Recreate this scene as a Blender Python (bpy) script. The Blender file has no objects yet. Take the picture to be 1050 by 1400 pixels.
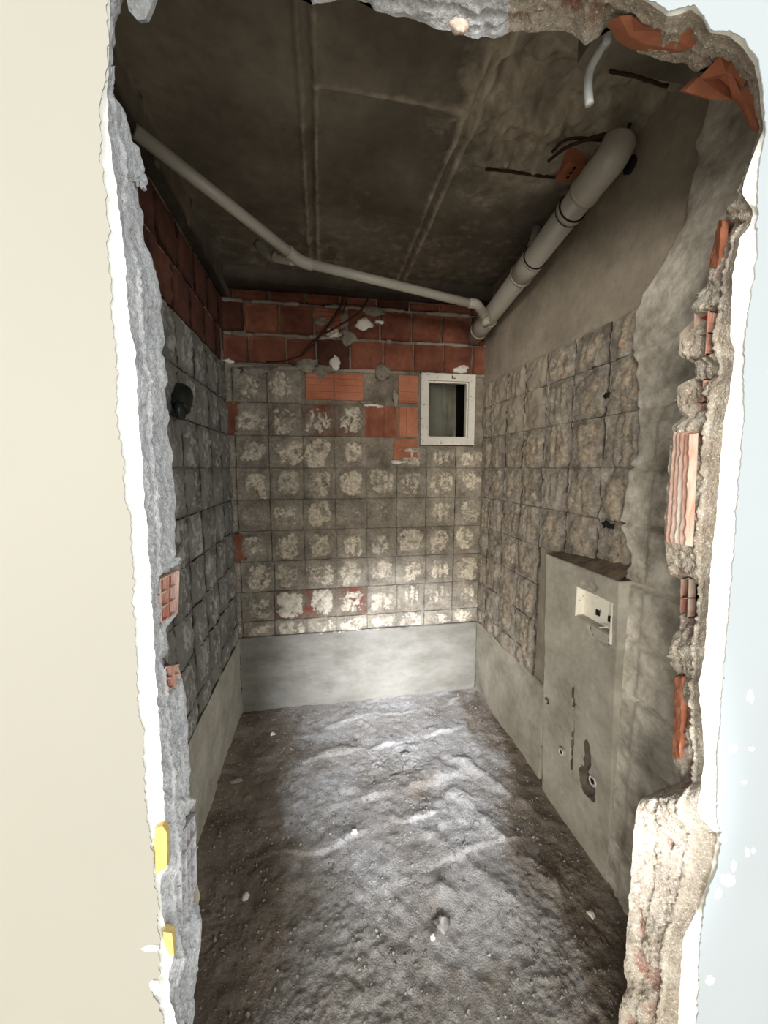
import bpy, math, random
import numpy as np
from mathutils import Vector, Matrix

random.seed(7)
RNG = np.random.RandomState(11)
SC = bpy.context.scene
COL = SC.collection

# ------------------------------------------------------------------ camera
FPX, CX, CY = 510.0, 525.0, 700.0
PITCH = math.atan(60 / 510.0)
YAW = math.atan(85 / 513.5)
cam = bpy.data.cameras.new('camera')
cam.sensor_fit = 'VERTICAL'
cam.sensor_height = 36.0
cam.lens = FPX / 1400.0 * 36.0
cam.clip_start = 0.02
camo = bpy.data.objects.new('camera', cam)
COL.objects.link(camo)
camo.location = (0, 0, 1.6)
camo.rotation_euler = (math.radians(90) - PITCH, 0, -YAW)
SC.camera = camo

# ------------------------------------------------------------------ world, lights, exposure
SC.view_settings.view_transform = 'Standard'
SC.view_settings.look = 'None'
SC.view_settings.gamma = 1.0
SC.view_settings.use_curve_mapping = False
SC.view_settings.exposure = 0.0
w = bpy.data.worlds.new('daylight')
SC.world = w
w.use_nodes = True
w.node_tree.nodes['Background'].inputs[0].default_value = (0.95, 0.98, 1.0, 1)
w.node_tree.nodes['Background'].inputs[1].default_value = 0.72


def area(name, loc, target, sx, sy, power, col, spread=math.pi):
    l = bpy.data.lights.new(name, 'AREA')
    l.shape = 'RECTANGLE'
    l.size, l.size_y = sx, sy
    l.energy = power
    l.color = col
    l.spread = spread
    o = bpy.data.objects.new(name, l)
    COL.objects.link(o)
    o.location = loc
    d = Vector(target) - Vector(loc)
    o.rotation_euler = d.to_track_quat('-Z', 'Y').to_euler()
    return o


# the big window of the near room, behind the photographer
area('near_room_window', (-1.3, -7.0, 1.9), (0.35, 2.4, 1.25), 2.4, 2.0, 330, (1.0, 0.97, 0.92))
area('right_wall_fill', (-4.2, -5.2, 2.0), (0.9, 1.8, 1.2), 2.2, 1.8, 430, (1.0, 0.96, 0.90))  # added fill from behind left, brightens the right wall
area('left_jamb_fill', (3.6, -4.0, 1.8), (-0.3, 0.8, 1.3), 1.6, 1.6, 150, (0.90, 0.95, 1.0))  # added cool fill from behind right, brightens the left jamb
# added beam without a seen source, for the cool floor and far wall streak
area('floor_streak_beam', (0.10, -2.2, 2.0), (0.47, 2.4, 0.15), 0.16, 0.3, 13, (0.82, 0.88, 1.0), math.radians(21))

# ------------------------------------------------------------------ pixel rays (1050 x 1400 frame)
_F = np.array([math.sin(YAW) * math.cos(PITCH), math.cos(YAW) * math.cos(PITCH), -math.sin(PITCH)])
_R = np.array([math.cos(YAW), -math.sin(YAW), 0.0])
_U = np.cross(_R, _F)
_C = np.array([0, 0, 1.6])


def P(px, py, ax, val):
    d = _F * FPX + _R * (px - CX) - _U * (py - CY)
    return _C + d * ((val - _C[ax]) / d[ax])


# room constants
XL, XR, YB, ZC = -0.57, 1.10, 2.46, 2.74
YF, YI = 0.62, 0.735          # street face and room face of the broken wall
ZP = 0.50                     # top of the smooth plinth


# ------------------------------------------------------------------ noise
def _hash(ix, iy, iz, seed):
    h = (ix * 374761393 + iy * 668265263 + iz * 2147483647 + seed * 1274126177) & 0xffffffff
    h = ((h ^ (h >> 13)) * 1274126177) & 0xffffffff
    h = (h ^ (h >> 16)) & 0xffffffff
    return h / 4294967295.0


def vnoise(p, seed=0):
    p = np.asarray(p, float)
    i = np.floor(p).astype(np.int64)
    f = p - i
    f = f * f * (3 - 2 * f)
    r = 0
    for dx in (0, 1):
        wx = f[..., 0] if dx else 1 - f[..., 0]
        for dy in (0, 1):
            wy = f[..., 1] if dy else 1 - f[..., 1]
            for dz in (0, 1):
                wz = f[..., 2] if dz else 1 - f[..., 2]
                r = r + wx * wy * wz * _hash(i[..., 0] + dx, i[..., 1] + dy, i[..., 2] + dz, seed)
    return r * 2 - 1


def fbm(p, scale, octs=4, seed=0, gain=0.5):
    p = np.asarray(p, float) * scale
    a, r = 1.0, 0
    for k in range(octs):
        r = r + a * vnoise(p + 17.3 * k, seed + k)
        p = p * 2.03
        a *= gain
    return r


def ridge(p, scale, octs=3, seed=0):
    p = np.asarray(p, float) * scale
    a, r = 1.0, 0
    for k in range(octs):
        r = r + a * (1 - 2 * np.abs(vnoise(p + 9.1 * k, seed + k)))
        p = p * 2.1
        a *= 0.5
    return r


def sst(x, a, b):
    t = np.clip((x - a) / (b - a), 0, 1)
    return t * t * (3 - 2 * t)


# ------------------------------------------------------------------ mesh helpers
def mesh_np(name, V, Q, mat, parent=None, mask=None, smooth=True, T=None):
    me = bpy.data.meshes.new(name)
    V = np.asarray(V, np.float32).reshape(-1, 3)
    Q = np.asarray(Q, np.int32).reshape(-1, 4) if Q is not None and len(Q) else np.zeros((0, 4), np.int32)
    T = np.asarray(T, np.int32).reshape(-1, 3) if T is not None and len(T) else np.zeros((0, 3), np.int32)
    me.vertices.add(len(V))
    me.vertices.foreach_set('co', V.ravel())
    nl = Q.size + T.size
    me.loops.add(nl)
    me.loops.foreach_set('vertex_index', np.concatenate([Q.ravel(), T.ravel()]))
    me.polygons.add(len(Q) + len(T))
    st = np.concatenate([np.arange(len(Q)) * 4, Q.size + np.arange(len(T)) * 3]).astype(np.int32)
    me.polygons.foreach_set('loop_start', st)
    me.polygons.foreach_set('use_smooth', np.full(len(Q) + len(T), smooth))
    me.update(calc_edges=True)
    me.validate()
    if mask is not None:
        a = me.attributes.new('mask', 'FLOAT', 'POINT')
        a.data.foreach_set('value', np.asarray(mask, np.float32).ravel())
    if mat is not None:
        me.materials.append(mat)
    return link(name, me, parent)


def link(name, me, parent=None):
    o = bpy.data.objects.new(name, me)
    COL.objects.link(o)
    if parent is not None:
        o.parent = parent
    return o


def gridq(n, m, off=0, keep=None):
    """quads of an n x m vertex grid; keep: bool (n-1, m-1)"""
    a = (np.arange(n - 1)[:, None] * m + np.arange(m - 1)[None, :])
    q = np.stack([a, a + 1, a + m + 1, a + m], -1)
    if keep is not None:
        q = q[keep]
    return q.reshape(-1, 4) + off


class MB:
    def __init__(s):
        s.V, s.Q, s.T, s.n = [], [], [], 0

    def add(s, V, Q=None, T=None):
        V = np.asarray(V, float).reshape(-1, 3)
        s.V.append(V)
        if Q is not None and len(Q):
            s.Q.append(np.asarray(Q).reshape(-1, 4) + s.n)
        if T is not None and len(T):
            s.T.append(np.asarray(T).reshape(-1, 3) + s.n)
        s.n += len(V)
        return s

    def box(s, a, b):
        (x0, y0, z0), (x1, y1, z1) = a, b
        V = [(x0, y0, z0), (x1, y0, z0), (x1, y1, z0), (x0, y1, z0), (x0, y0, z1), (x1, y0, z1), (x1, y1, z1), (x0, y1, z1)]
        Q = [(0, 3, 2, 1), (4, 5, 6, 7), (0, 1, 5, 4), (1, 2, 6, 5), (2, 3, 7, 6), (3, 0, 4, 7)]
        return s.add(V, Q)

    def hexa(s, c8):
        Q = [(0, 3, 2, 1), (4, 5, 6, 7), (0, 1, 5, 4), (1, 2, 6, 5), (2, 3, 7, 6), (3, 0, 4, 7)]
        return s.add(c8, Q)

    def tube(s, pts, r, n=12, caps=True, wob=0, seed=0):
        pts = np.asarray(pts, float)
        r = np.full(len(pts), r) if np.isscalar(r) else np.asarray(r, float)
        t = np.gradient(pts, axis=0)
        t /= np.linalg.norm(t, axis=1)[:, None]
        ref = np.array([0, 0, 1.0]) if abs(t[0][2]) < 0.9 else np.array([1.0, 0, 0])
        u = np.cross(t[0], ref)
        u /= np.linalg.norm(u)
        an = np.arange(n) / n * 2 * math.pi
        V = []
        for i in range(len(pts)):
            u = u - t[i] * (u @ t[i])
            u /= np.linalg.norm(u)
            v = np.cross(t[i], u)
            V.append(pts[i] + r[i] * (np.cos(an)[:, None] * u + np.sin(an)[:, None] * v))
        V = np.concatenate(V)
        if wob:
            V = V + wob * np.stack([fbm(V, 60, 2, seed + k) for k in range(3)], -1)
        Q = []
        for i in range(len(pts) - 1):
            for k in range(n):
                k2 = (k + 1) % n
                Q.append((i * n + k, i * n + k2, (i + 1) * n + k2, (i + 1) * n + k))
        T = []
        if caps:
            V = np.concatenate([V, pts[:1], pts[-1:]])
            a, b = len(V) - 2, len(V) - 1
            for k in range(n):
                k2 = (k + 1) % n
                T.append((a, k2, k))
                T.append((b, (len(pts) - 1) * n + k, (len(pts) - 1) * n + k2))
        return s.add(V, Q, T)

    def build(s, name, mat, parent=None, smooth=False, mask=None):
        Q = np.concatenate(s.Q) if s.Q else None
        T = np.concatenate(s.T) if s.T else None
        return mesh_np(name, np.concatenate(s.V), Q, mat, parent, mask, smooth, T)


def spline(pts, n=10):
    pts = [np.asarray(p, float) for p in pts]
    p = [2 * pts[0] - pts[1]] + pts + [2 * pts[-1] - pts[-2]]
    out = []
    for i in range(1, len(p) - 2):
        for k in range(n):
            t = k / n
            out.append(0.5 * ((2 * p[i]) + (-p[i - 1] + p[i + 1]) * t + (2 * p[i - 1] - 5 * p[i] + 4 * p[i + 1] - p[i + 2]) * t * t + (-p[i - 1] + 3 * p[i] - 3 * p[i + 1] + p[i + 2]) * t ** 3))
    out.append(pts[-1])
    return np.array(out)


def tag(o, label=None, cat=None, group=None, kind=None):
    if label: o['label'] = label
    if cat: o['category'] = cat
    if group: o['group'] = group
    if kind: o['kind'] = kind
    return o


def empty(name, loc=(0, 0, 0)):
    o = bpy.data.objects.new(name, None)
    o.empty_display_size = 0.05
    COL.objects.link(o)
    o.location = loc
    return o


# ------------------------------------------------------------------ materials
def srgb(c):
    return tuple(((v / 255) / 12.92 if v / 255 <= 0.04045 else (((v / 255) + 0.055) / 1.055) ** 2.4) for v in c) + (1,)


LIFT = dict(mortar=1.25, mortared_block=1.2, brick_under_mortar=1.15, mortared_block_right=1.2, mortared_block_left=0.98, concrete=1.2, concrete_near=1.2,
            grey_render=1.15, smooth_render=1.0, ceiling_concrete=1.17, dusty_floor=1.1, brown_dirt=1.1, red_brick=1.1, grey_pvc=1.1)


def mat(name, cols, scale=8, rough=0.9, bump=0.3, bscale=120, stretch=(1, 1, 1), mask_cols=None, mask_edge=(0.35, 0.6),
        specks=None, var=0.0, spec=0.3, detail=8, bdist=0.004, metal=0, fine=None):
    if name in LIFT:
        cols = [tuple(min(250, v * LIFT[name]) for v in c) for c in cols]
        if mask_cols: mask_cols = [tuple(min(245, v * (1 + (LIFT[name] - 1) * 0.7)) for v in c) for c in mask_cols]
    m = bpy.data.materials.new(name)
    m.use_nodes = True
    nt = m.node_tree
    N, L = nt.nodes, nt.links
    bs = N['Principled BSDF']
    geo = N.new('ShaderNodeNewGeometry')
    mp = N.new('ShaderNodeMapping')
    mp.inputs['Scale'].default_value = stretch
    L.new(geo.outputs['Position'], mp.inputs['Vector'])

    def noise(sc, det=detail, dist=0.0, rgh=0.6):
        n = N.new('ShaderNodeTexNoise')
        n.inputs['Scale'].default_value = sc
        n.inputs['Detail'].default_value = det
        n.inputs['Roughness'].default_value = rgh
        n.inputs['Distortion'].default_value = dist
        L.new(mp.outputs['Vector'], n.inputs['Vector'])
        return n.outputs['Fac']

    def ramp(fac, cs, lo=0.32, hi=0.68):
        r = N.new('ShaderNodeValToRGB')
        el = r.color_ramp.elements
        while len(el) < len(cs):
            el.new(0.5)
        for k, c in enumerate(cs):
            el[k].position = lo + (hi - lo) * (k / max(1, len(cs) - 1))
            el[k].color = srgb(c)
        L.new(fac, r.inputs['Fac'])
        return r.outputs['Color']

    def mix(fac, a, b, blend='MIX'):
        x = N.new('ShaderNodeMix')
        x.data_type = 'RGBA'
        x.blend_type = blend
        for s, v in ((x.inputs[0], fac), (x.inputs[6], a), (x.inputs[7], b)):
            if hasattr(v, 'is_output'):
                L.new(v, s)
            else:
                s.default_value = v
        return x.outputs[2]

    base = ramp(noise(scale), cols)
    if mask_cols:
        at = N.new('ShaderNodeAttribute')
        at.attribute_name = 'mask'
        nz = noise(scale * 6, 6)
        s = N.new('ShaderNodeMath'); s.operation = 'SUBTRACT'; L.new(nz, s.inputs[0]); s.inputs[1].default_value = 0.5
        a = N.new('ShaderNodeMath'); a.operation = 'MULTIPLY_ADD'
        L.new(s.outputs[0], a.inputs[0]); a.inputs[1].default_value = 1.7; L.new(at.outputs['Fac'], a.inputs[2])
        mr = N.new('ShaderNodeMapRange')
        mr.inputs[1].default_value, mr.inputs[2].default_value = mask_edge
        L.new(a.outputs[0], mr.inputs[0])
        base = mix(mr.outputs[0], base, ramp(noise(scale * 2.3, 7), mask_cols))
    if fine:
        base = mix(fine, base, ramp(noise(bscale * 0.5, 3), [(90, 90, 90), (255, 255, 255)], 0.3, 0.7), 'MULTIPLY')
    if specks:
        v = noise(specks[1], 2)
        mr = N.new('ShaderNodeMapRange'); mr.inputs[1].default_value = specks[2]; mr.inputs[2].default_value = specks[2] + 0.04
        L.new(v, mr.inputs[0])
        base = mix(mr.outputs[0], base, srgb(specks[0]))
    if var:
        oi = N.new('ShaderNodeObjectInfo')
        mr = N.new('ShaderNodeMapRange'); mr.inputs[3].default_value = 1 - var; mr.inputs[4].default_value = 1 + var * 0.6
        L.new(oi.outputs['Random'], mr.inputs[0])
        cb = N.new('ShaderNodeCombineColor')
        for k in range(3): L.new(mr.outputs[0], cb.inputs[k])
        base = mix(1.0, base, cb.outputs[0], 'MULTIPLY')
    L.new(base, bs.inputs['Base Color'])
    bs.inputs['Roughness'].default_value = rough
    bs.inputs['Specular IOR Level'].default_value = spec
    bs.inputs['Metallic'].default_value = metal
    if bump:
        b = N.new('ShaderNodeBump')
        b.inputs['Strength'].default_value = bump
        b.inputs['Distance'].default_value = bdist
        L.new(noise(bscale, 5), b.inputs['Height'])
        L.new(b.outputs['Normal'], bs.inputs['Normal'])
    return m


M = {}
M['mortar'] = mat('mortar', [(84, 76, 66), (112, 103, 90), (132, 122, 106)], 9, bump=0.6, bscale=90, fine=0.35)
M['cell'] = mat('mortared_block', [(104, 96, 84), (132, 123, 109), (154, 145, 128)], 9, bump=0.8, bscale=130, fine=0.45,
                mask_cols=[(140, 129, 112), (176, 164, 143), (208, 196, 174), (168, 146, 118)], var=0.12)
M['cell_red'] = mat('brick_under_mortar', [(120, 60, 44), (110, 92, 78), (132, 122, 108)], 8, bump=0.5, bscale=110, fine=0.3,
                    mask_cols=[(150, 140, 122), (196, 186, 166), (220, 210, 190)], var=0.12)
M['cell_r'] = mat('mortared_block_right', [(102, 94, 83), (134, 126, 114), (158, 150, 136)], 11, bump=0.9, bscale=130, fine=0.5,
                  mask_cols=[(126, 116, 100), (148, 136, 118), (172, 158, 136), (156, 130, 104)], var=0.1)
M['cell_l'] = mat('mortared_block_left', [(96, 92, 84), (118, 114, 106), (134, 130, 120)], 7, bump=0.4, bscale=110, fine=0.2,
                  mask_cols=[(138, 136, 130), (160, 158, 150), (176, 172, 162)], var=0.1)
M['render'] = mat('grey_render', [(126, 120, 107), (148, 142, 128), (162, 156, 142)], 5, rough=0.75, bump=0.4, bscale=70, fine=0.2, spec=0.4,
                  mask_cols=[(44, 38, 32), (74, 66, 56), (98, 88, 76)], mask_edge=(0.45, 0.7))
M['plinth'] = mat('smooth_render', [(112, 107, 96), (130, 125, 114), (142, 137, 127)], 5, rough=0.30, bump=0.6, bscale=30, stretch=(1, 1, 2), fine=0.1, spec=0.5)
M['conc'] = mat('concrete', [(112, 103, 90), (130, 121, 106), (144, 134, 118)], 4, bump=0.3, bscale=60, fine=0.2)
M['conc_near'] = mat('concrete_near', [(118, 111, 98), (152, 145, 131), (176, 169, 155), (200, 193, 178)], 7, bump=0.7, bscale=80, fine=0.35)
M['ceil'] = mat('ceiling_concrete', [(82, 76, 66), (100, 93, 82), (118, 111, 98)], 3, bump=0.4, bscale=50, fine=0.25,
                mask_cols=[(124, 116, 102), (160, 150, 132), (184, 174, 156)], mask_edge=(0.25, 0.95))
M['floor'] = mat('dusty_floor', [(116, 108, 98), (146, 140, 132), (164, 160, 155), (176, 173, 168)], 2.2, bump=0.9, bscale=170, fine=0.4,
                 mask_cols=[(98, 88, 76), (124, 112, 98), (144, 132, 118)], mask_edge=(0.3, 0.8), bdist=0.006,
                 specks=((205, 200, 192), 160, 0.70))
M['brick'] = mat('red_brick', [(96, 56, 42), (124, 74, 54), (146, 94, 70)], 6, rough=0.85, bump=0.35, bscale=80, fine=0.25, var=0.28)
M['brick_dark'] = mat('dark_red_brick', [(70, 42, 34), (94, 56, 42), (112, 68, 52)], 6, rough=0.9, bump=0.4, bscale=80, fine=0.3, var=0.2)  # darker version of the red brick
M['brick_bright'] = mat('orange_brick', [(160, 96, 70), (182, 116, 86), (196, 134, 104)], 6, rough=0.8, bump=0.35, bscale=80, fine=0.1, var=0.08)
M['brick_pink'] = mat('pink_dusty_brick', [(190, 122, 98), (222, 186, 166), (232, 220, 206)], 9, bump=0.6, bscale=140, stretch=(3, 3, 0.6), fine=0.2)
M['brick_red_in'] = mat('red_brick_inside', [(150, 62, 46), (176, 82, 64)], 8, bump=0.3, bscale=90)
M['mix_core'] = mat('broken_masonry', [(184, 170, 150), (212, 198, 178), (234, 224, 206)], 14, bump=1.0, bscale=260, fine=0.45, specks=((250, 244, 230), 240, 0.62), bdist=0.006,
                    mask_cols=[(186, 130, 110), (196, 158, 140), (208, 186, 170)], mask_edge=(0.5, 0.95))
M['core_l'] = mat('broken_masonry_left', [(206, 206, 207), (228, 228, 228), (242, 241, 238)], 14, bump=1.0, bscale=260, fine=0.4, specks=((236, 236, 234), 240, 0.62), bdist=0.006,
                  mask_cols=[(176, 130, 122), (188, 160, 154), (196, 184, 178)], mask_edge=(0.5, 0.95))
M['white_edge'] = mat('white_gypsum_edge', [(252, 250, 236), (255, 254, 244)], 20, bump=0.5, bscale=120, rough=0.8)
M['paint_l'] = mat('cream_face', [(158, 155, 143), (162, 159, 147)], 1.2, rough=0.6, bump=0.05, bscale=30)  # cream tone for the face left of the opening
M['paint_r'] = mat('pale_blue_face', [(163, 169, 171), (168, 174, 176)], 1.2, rough=0.6, bump=0.05, bscale=30)  # pale blue tone for the face right of the opening
M['bounce_pale'] = mat('bounce_pale', [(214, 206, 192), (226, 219, 206)], 4, bump=0.2)
M['foam'] = mat('yellow_foam', [(206, 178, 108), (220, 194, 126)], 20, bump=0.6, bscale=140)
M['pvc'] = mat('grey_pvc', [(150, 144, 132), (166, 160, 148)], 5, rough=0.35, bump=0.03, bscale=30, spec=0.5)
M['pvc_ring'] = mat('pale_pvc_lip', [(184, 178, 164), (196, 190, 176)], 5, rough=0.4, bump=0, spec=0.5)
M['rubber'] = mat('black_rubber', [(22, 20, 18), (34, 32, 30)], 20, rough=0.6, bump=0.1)
M['rust'] = mat('rusty_rebar', [(34, 24, 18), (58, 38, 26), (72, 50, 36)], 40, rough=0.8, bump=0.6, bscale=200)
M['white_paint'] = mat('chipped_white_paint', [(206, 200, 186), (222, 216, 202)], 10, rough=0.5, bump=0.2, bscale=80, specks=((96, 84, 70), 60, 0.66))
M['plastic'] = mat('white_plastic', [(226, 220, 202), (238, 232, 216)], 12, rough=0.45, bump=0.1, bscale=60, specks=((150, 140, 122), 70, 0.66))
M['dark'] = mat('hole_shade_black', [(20, 18, 16), (34, 30, 26)], 20, bump=0.5)  # near-black colour standing in for shade inside holes and the shaft
M['blackgreen'] = mat('dark_green_fitting', [(24, 28, 24), (36, 40, 34)], 20, rough=0.45, bump=0.05)
M['chrome'] = mat('pale_metal', [(200, 198, 192), (225, 222, 216)], 20, rough=0.35, bump=0.05, metal=0.3)
M['conduit'] = mat('grey_conduit', [(186, 190, 188), (206, 210, 206)], 8, rough=0.5, bump=0.05)
M['curtain'] = mat('grey_green_curtain', [(118, 116, 104), (136, 134, 120)], 8, rough=0.9, bump=0.2, bscale=200)
M['curtain2'] = mat('brown_grey_curtain', [(128, 122, 110), (168, 164, 150)], 8, rough=0.9, bump=0.2, bscale=200)
M['lime'] = mat('white_lime_lump', [(206, 198, 182), (236, 230, 216)], 20, bump=0.8, bscale=120)
M['dirt'] = mat('brown_dirt', [(84, 72, 58), (106, 92, 76), (124, 110, 92)], 20, bump=0.8, bscale=120, fine=0.3)
M['stone'] = mat('rubble_stone', [(110, 102, 92), (146, 140, 132), (176, 172, 164)], 30, bump=0.7, bscale=160, fine=0.3)
g = bpy.data.materials.new('window_glass')
g.use_nodes = True
gb = g.node_tree.nodes['Principled BSDF']
gb.inputs['Transmission Weight'].default_value = 1.0
gb.inputs['Roughness'].default_value = 0.03
gb.inputs['IOR'].default_value = 1.1
gb.inputs['Base Color'].default_value = (0.86, 0.87, 0.84, 1)
M['glass'] = g


# ================================================================== LARGE STRUCTURE
# ---------------- floor
def floorh(x, y):
    p = np.stack([x, y, np.zeros_like(x)], -1)
    wx = fbm(p, 3.0, 4, 5) * 0.05
    h = 0.007 * fbm(p, 4, 4, 1)
    rough = sst(fbm(p, 2.6, 3, 77), -0.25, 0.45)
    h = h + 0.004 * fbm(p, 28, 4, 2) + rough * (0.0015 * ridge(p, 14, 3, 3) + 0.0026 * fbm(p, 85, 2, 4))
    for (yc, x0, x1, amp, wd) in ((2.02, -0.1, 0.75, 0.022, 0.030), (1.70, 0.0, 0.72, 0.030, 0.05), (1.52, -0.3, 0.5, 0.014, 0.02),
                                  (1.30, 0.1, 0.8, 0.012, 0.03), (2.25, 0.1, 0.9, 0.012, 0.02)):
        e = sst(x, x0 - 0.12, x0 + 0.05) * (1 - sst(x, x1 - 0.05, x1 + 0.12))
        d = (y + wx - 0.12 * (x - 0.4) - yc) / wd
        h = h + 0.85 * amp * e * (0.6 + 0.7 * vnoise(p * 9, 14)) * np.exp(-(np.clip(d, 0, None) * 0.5) ** 2 - (np.clip(-d, 0, None) * 2.2) ** 2)
    # diagonal ridges beside the right wall
    for (x0, y0, x1, y1, amp) in ((0.62, 1.62, 0.86, 1.15, 0.020), (0.70, 1.85, 1.0, 1.4, 0.018), (0.45, 1.42, 0.74, 1.05, 0.014)):
        dx, dy = x1 - x0, y1 - y0
        L2 = dx * dx + dy * dy
        t = np.clip(((x - x0) * dx + (y - y0) * dy) / L2, 0, 1)
        d = np.hypot(x - x0 - t * dx, y - y0 - t * dy) + 0.015 * fbm(p, 12, 2, 9)
        h = h + 0.7 * amp * (0.6 + 0.8 * vnoise(p * 14, 15)) * np.exp(-(d / 0.03) ** 2)
    # debris against the walls
    h = h + 0.030 * np.exp(-np.clip(x - XL, 0, 9) / 0.07) * (0.6 + 0.6 * vnoise(p * 7, 8)) + 0.025 * np.exp(-np.clip(XR - x, 0, 9) / 0.06) * (0.6 + 0.6 * vnoise(p * 7, 12))
    h = h + 0.030 * np.exp(-((x - 0.42) ** 2 + (y - 1.19) ** 2) / 0.0016)
    return h * sst(y, 0.3, 0.75) * (0.3 + 0.7 * sst(x, XL - 0.3, XL)) - 0.012


xs = np.concatenate([np.linspace(-3, XL - 0.08, 10)[:-1], np.arange(XL - 0.08, XR + 0.08, 0.0045), np.linspace(XR + 0.09, 3, 10)])
ys = np.concatenate([np.linspace(-3, 0.5, 14)[:-1], np.arange(0.5, YB + 0.06, 0.0045)])
X, Y = np.meshgrid(xs, ys, indexing='ij')
H = floorh(X, Y)
pp = np.stack([X, Y, 0 * X], -1)
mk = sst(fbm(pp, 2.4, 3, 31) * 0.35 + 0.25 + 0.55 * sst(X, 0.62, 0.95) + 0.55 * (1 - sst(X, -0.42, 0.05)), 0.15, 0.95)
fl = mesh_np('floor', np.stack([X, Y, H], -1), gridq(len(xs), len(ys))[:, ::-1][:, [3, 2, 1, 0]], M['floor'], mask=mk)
tag(fl, 'grey dusty screed floor covered in ridges of dirt and rubble', kind='structure')
mb = MB().box((-3, -3, -0.30), (3, YB + 0.1, -0.08))
mb.build('screed_bed', M['mortar'], fl)


nf = MB().box((-3, -3, -0.10), (3, 0.55, 0.004)).build('floor', M['bounce_pale'])  # unseen pale slab, added to throw light up into the opening
tag(nf, 'unseen pale slab over the near room floor, added to bounce light', kind='structure')


# ---------------- heightfield panel with optional hole and a solid back
def panel(name, o, u, v, n, wu, wv, du, hf, mt, parent=None, thick=0.1, holes=(), maskf=None):
    """o corner; u, v unit axes; n unit normal towards the room; hf(U, V, P) height"""
    o, u, v, n = [np.asarray(a, float) for a in (o, u, v, n)]
    nu, nv = max(2, int(wu / du) + 1), max(2, int(wv / du) + 1)
    us, vs = np.linspace(0, wu, nu), np.linspace(0, wv, nv)
    for (a0, a1, b0, b1) in holes:
        for q in (a0, a1): us[np.argmin(abs(us - q))] = q
        for q in (b0, b1): vs[np.argmin(abs(vs - q))] = q
    Ug, Vg = np.meshgrid(us, vs, indexing='ij')
    Pw = o + Ug[..., None] * u + Vg[..., None] * v
    h = hf(Ug, Vg, Pw)
    keep = np.ones((nu - 1, nv - 1), bool)
    um, vm = (us[1:] + us[:-1]) / 2, (vs[1:] + vs[:-1]) / 2
    for (a0, a1, b0, b1) in holes:
        keep &= ~(((um > a0) & (um < a1))[:, None] & ((vm > b0) & (vm < b1))[None, :])
    Pf = Pw + h[..., None] * n
    Pb = Pw - thick * n
    q = gridq(nu, nv, 0, keep)
    if np.dot(np.cross(u, v), n) < 0:
        q = q[:, ::-1]
    V = [Pf.reshape(-1, 3)]
    Qs = [q]
    # rim and back as coarse quads
    off = nu * nv
    V.append(Pb.reshape(-1, 3)[[0, nv - 1, nu * nv - 1, (nu - 1) * nv]])
    if not holes:
        Qs.append(np.array([[off, off + 1, off + 2, off + 3]]))
    per = [list(range(0, nv)), [i * nv + nv - 1 for i in range(nu)], [(nu - 1) * nv + j for j in range(nv - 1, -1, -1)], [i * nv for i in range(nu - 1, -1, -1)]]
    T = []
    for k, side in enumerate(per):
        c0, c1 = off + k, off + (k + 1) % 4
        half = len(side) // 2
        for a, b in zip(side[:half], side[1:half + 1]): T.append((a, b, c0))
        T.append((side[half], c1, c0))
        for a, b in zip(side[half:-1], side[half + 1:]): T.append((a, b, c1))
    mk = maskf(Ug, Vg, Pw) if maskf is not None else np.zeros_like(Ug)
    mk = np.concatenate([mk.ravel(), np.zeros(4)])
    return mesh_np(name, np.concatenate(V), np.concatenate(Qs), mt, parent, mk, True, T)


X3, Y3, Z3 = np.eye(3)
WH = (0.645, 1.030, 1.748, 2.222)      # window hole x0 x1 z0 z1
rough_h = lambda U, V, Pw: 0.004 * fbm(Pw, 14, 4, 21) - 0.002
wall_back = panel('wall_back', (XL - 0.05, YB, -0.05), X3, Z3, -Y3, XR - XL + 0.1, ZC + 0.08, 0.02, rough_h, M['mortar'], thick=0.1,
                  holes=[(WH[0] - XL + 0.05, WH[1] - XL + 0.05, WH[2] + 0.05, WH[3] + 0.05)])
tag(wall_back, 'far wall of stripped red brick above and mortar-dotted blocks below', kind='structure')
wall_left = panel('wall_left', (XL, YI, -0.05), Y3, Z3, X3, YB - YI + 0.05, ZC + 0.08, 0.02, rough_h, M['mortar'])
tag(wall_left, 'left wall in shade with stripped tile mortar', kind='structure')


def rwall_h(U, V, Pw):
    z = Pw[..., 2]
    band = sst(z + 0.012 * fbm(Pw, 5, 3, 41), 2.145, 2.165)
    h = 0.004 * fbm(Pw, 14, 4, 22) * (1 - band) + band * (0.016 + 0.0025 * fbm(Pw, 5, 3, 23))
    return h - 0.002


wall_right = panel('wall_right', (XR, YI, -0.05), Y3, Z3, -X3, YB - YI + 0.05, ZC + 0.08, 0.012, rwall_h, M['conc'])
tag(wall_right, 'right wall, concrete above and mortar-dotted blocks below', kind='structure')


# ---------------- ceiling with board seams, spalled hole
HX, HY = 0.80, 1.18


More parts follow.
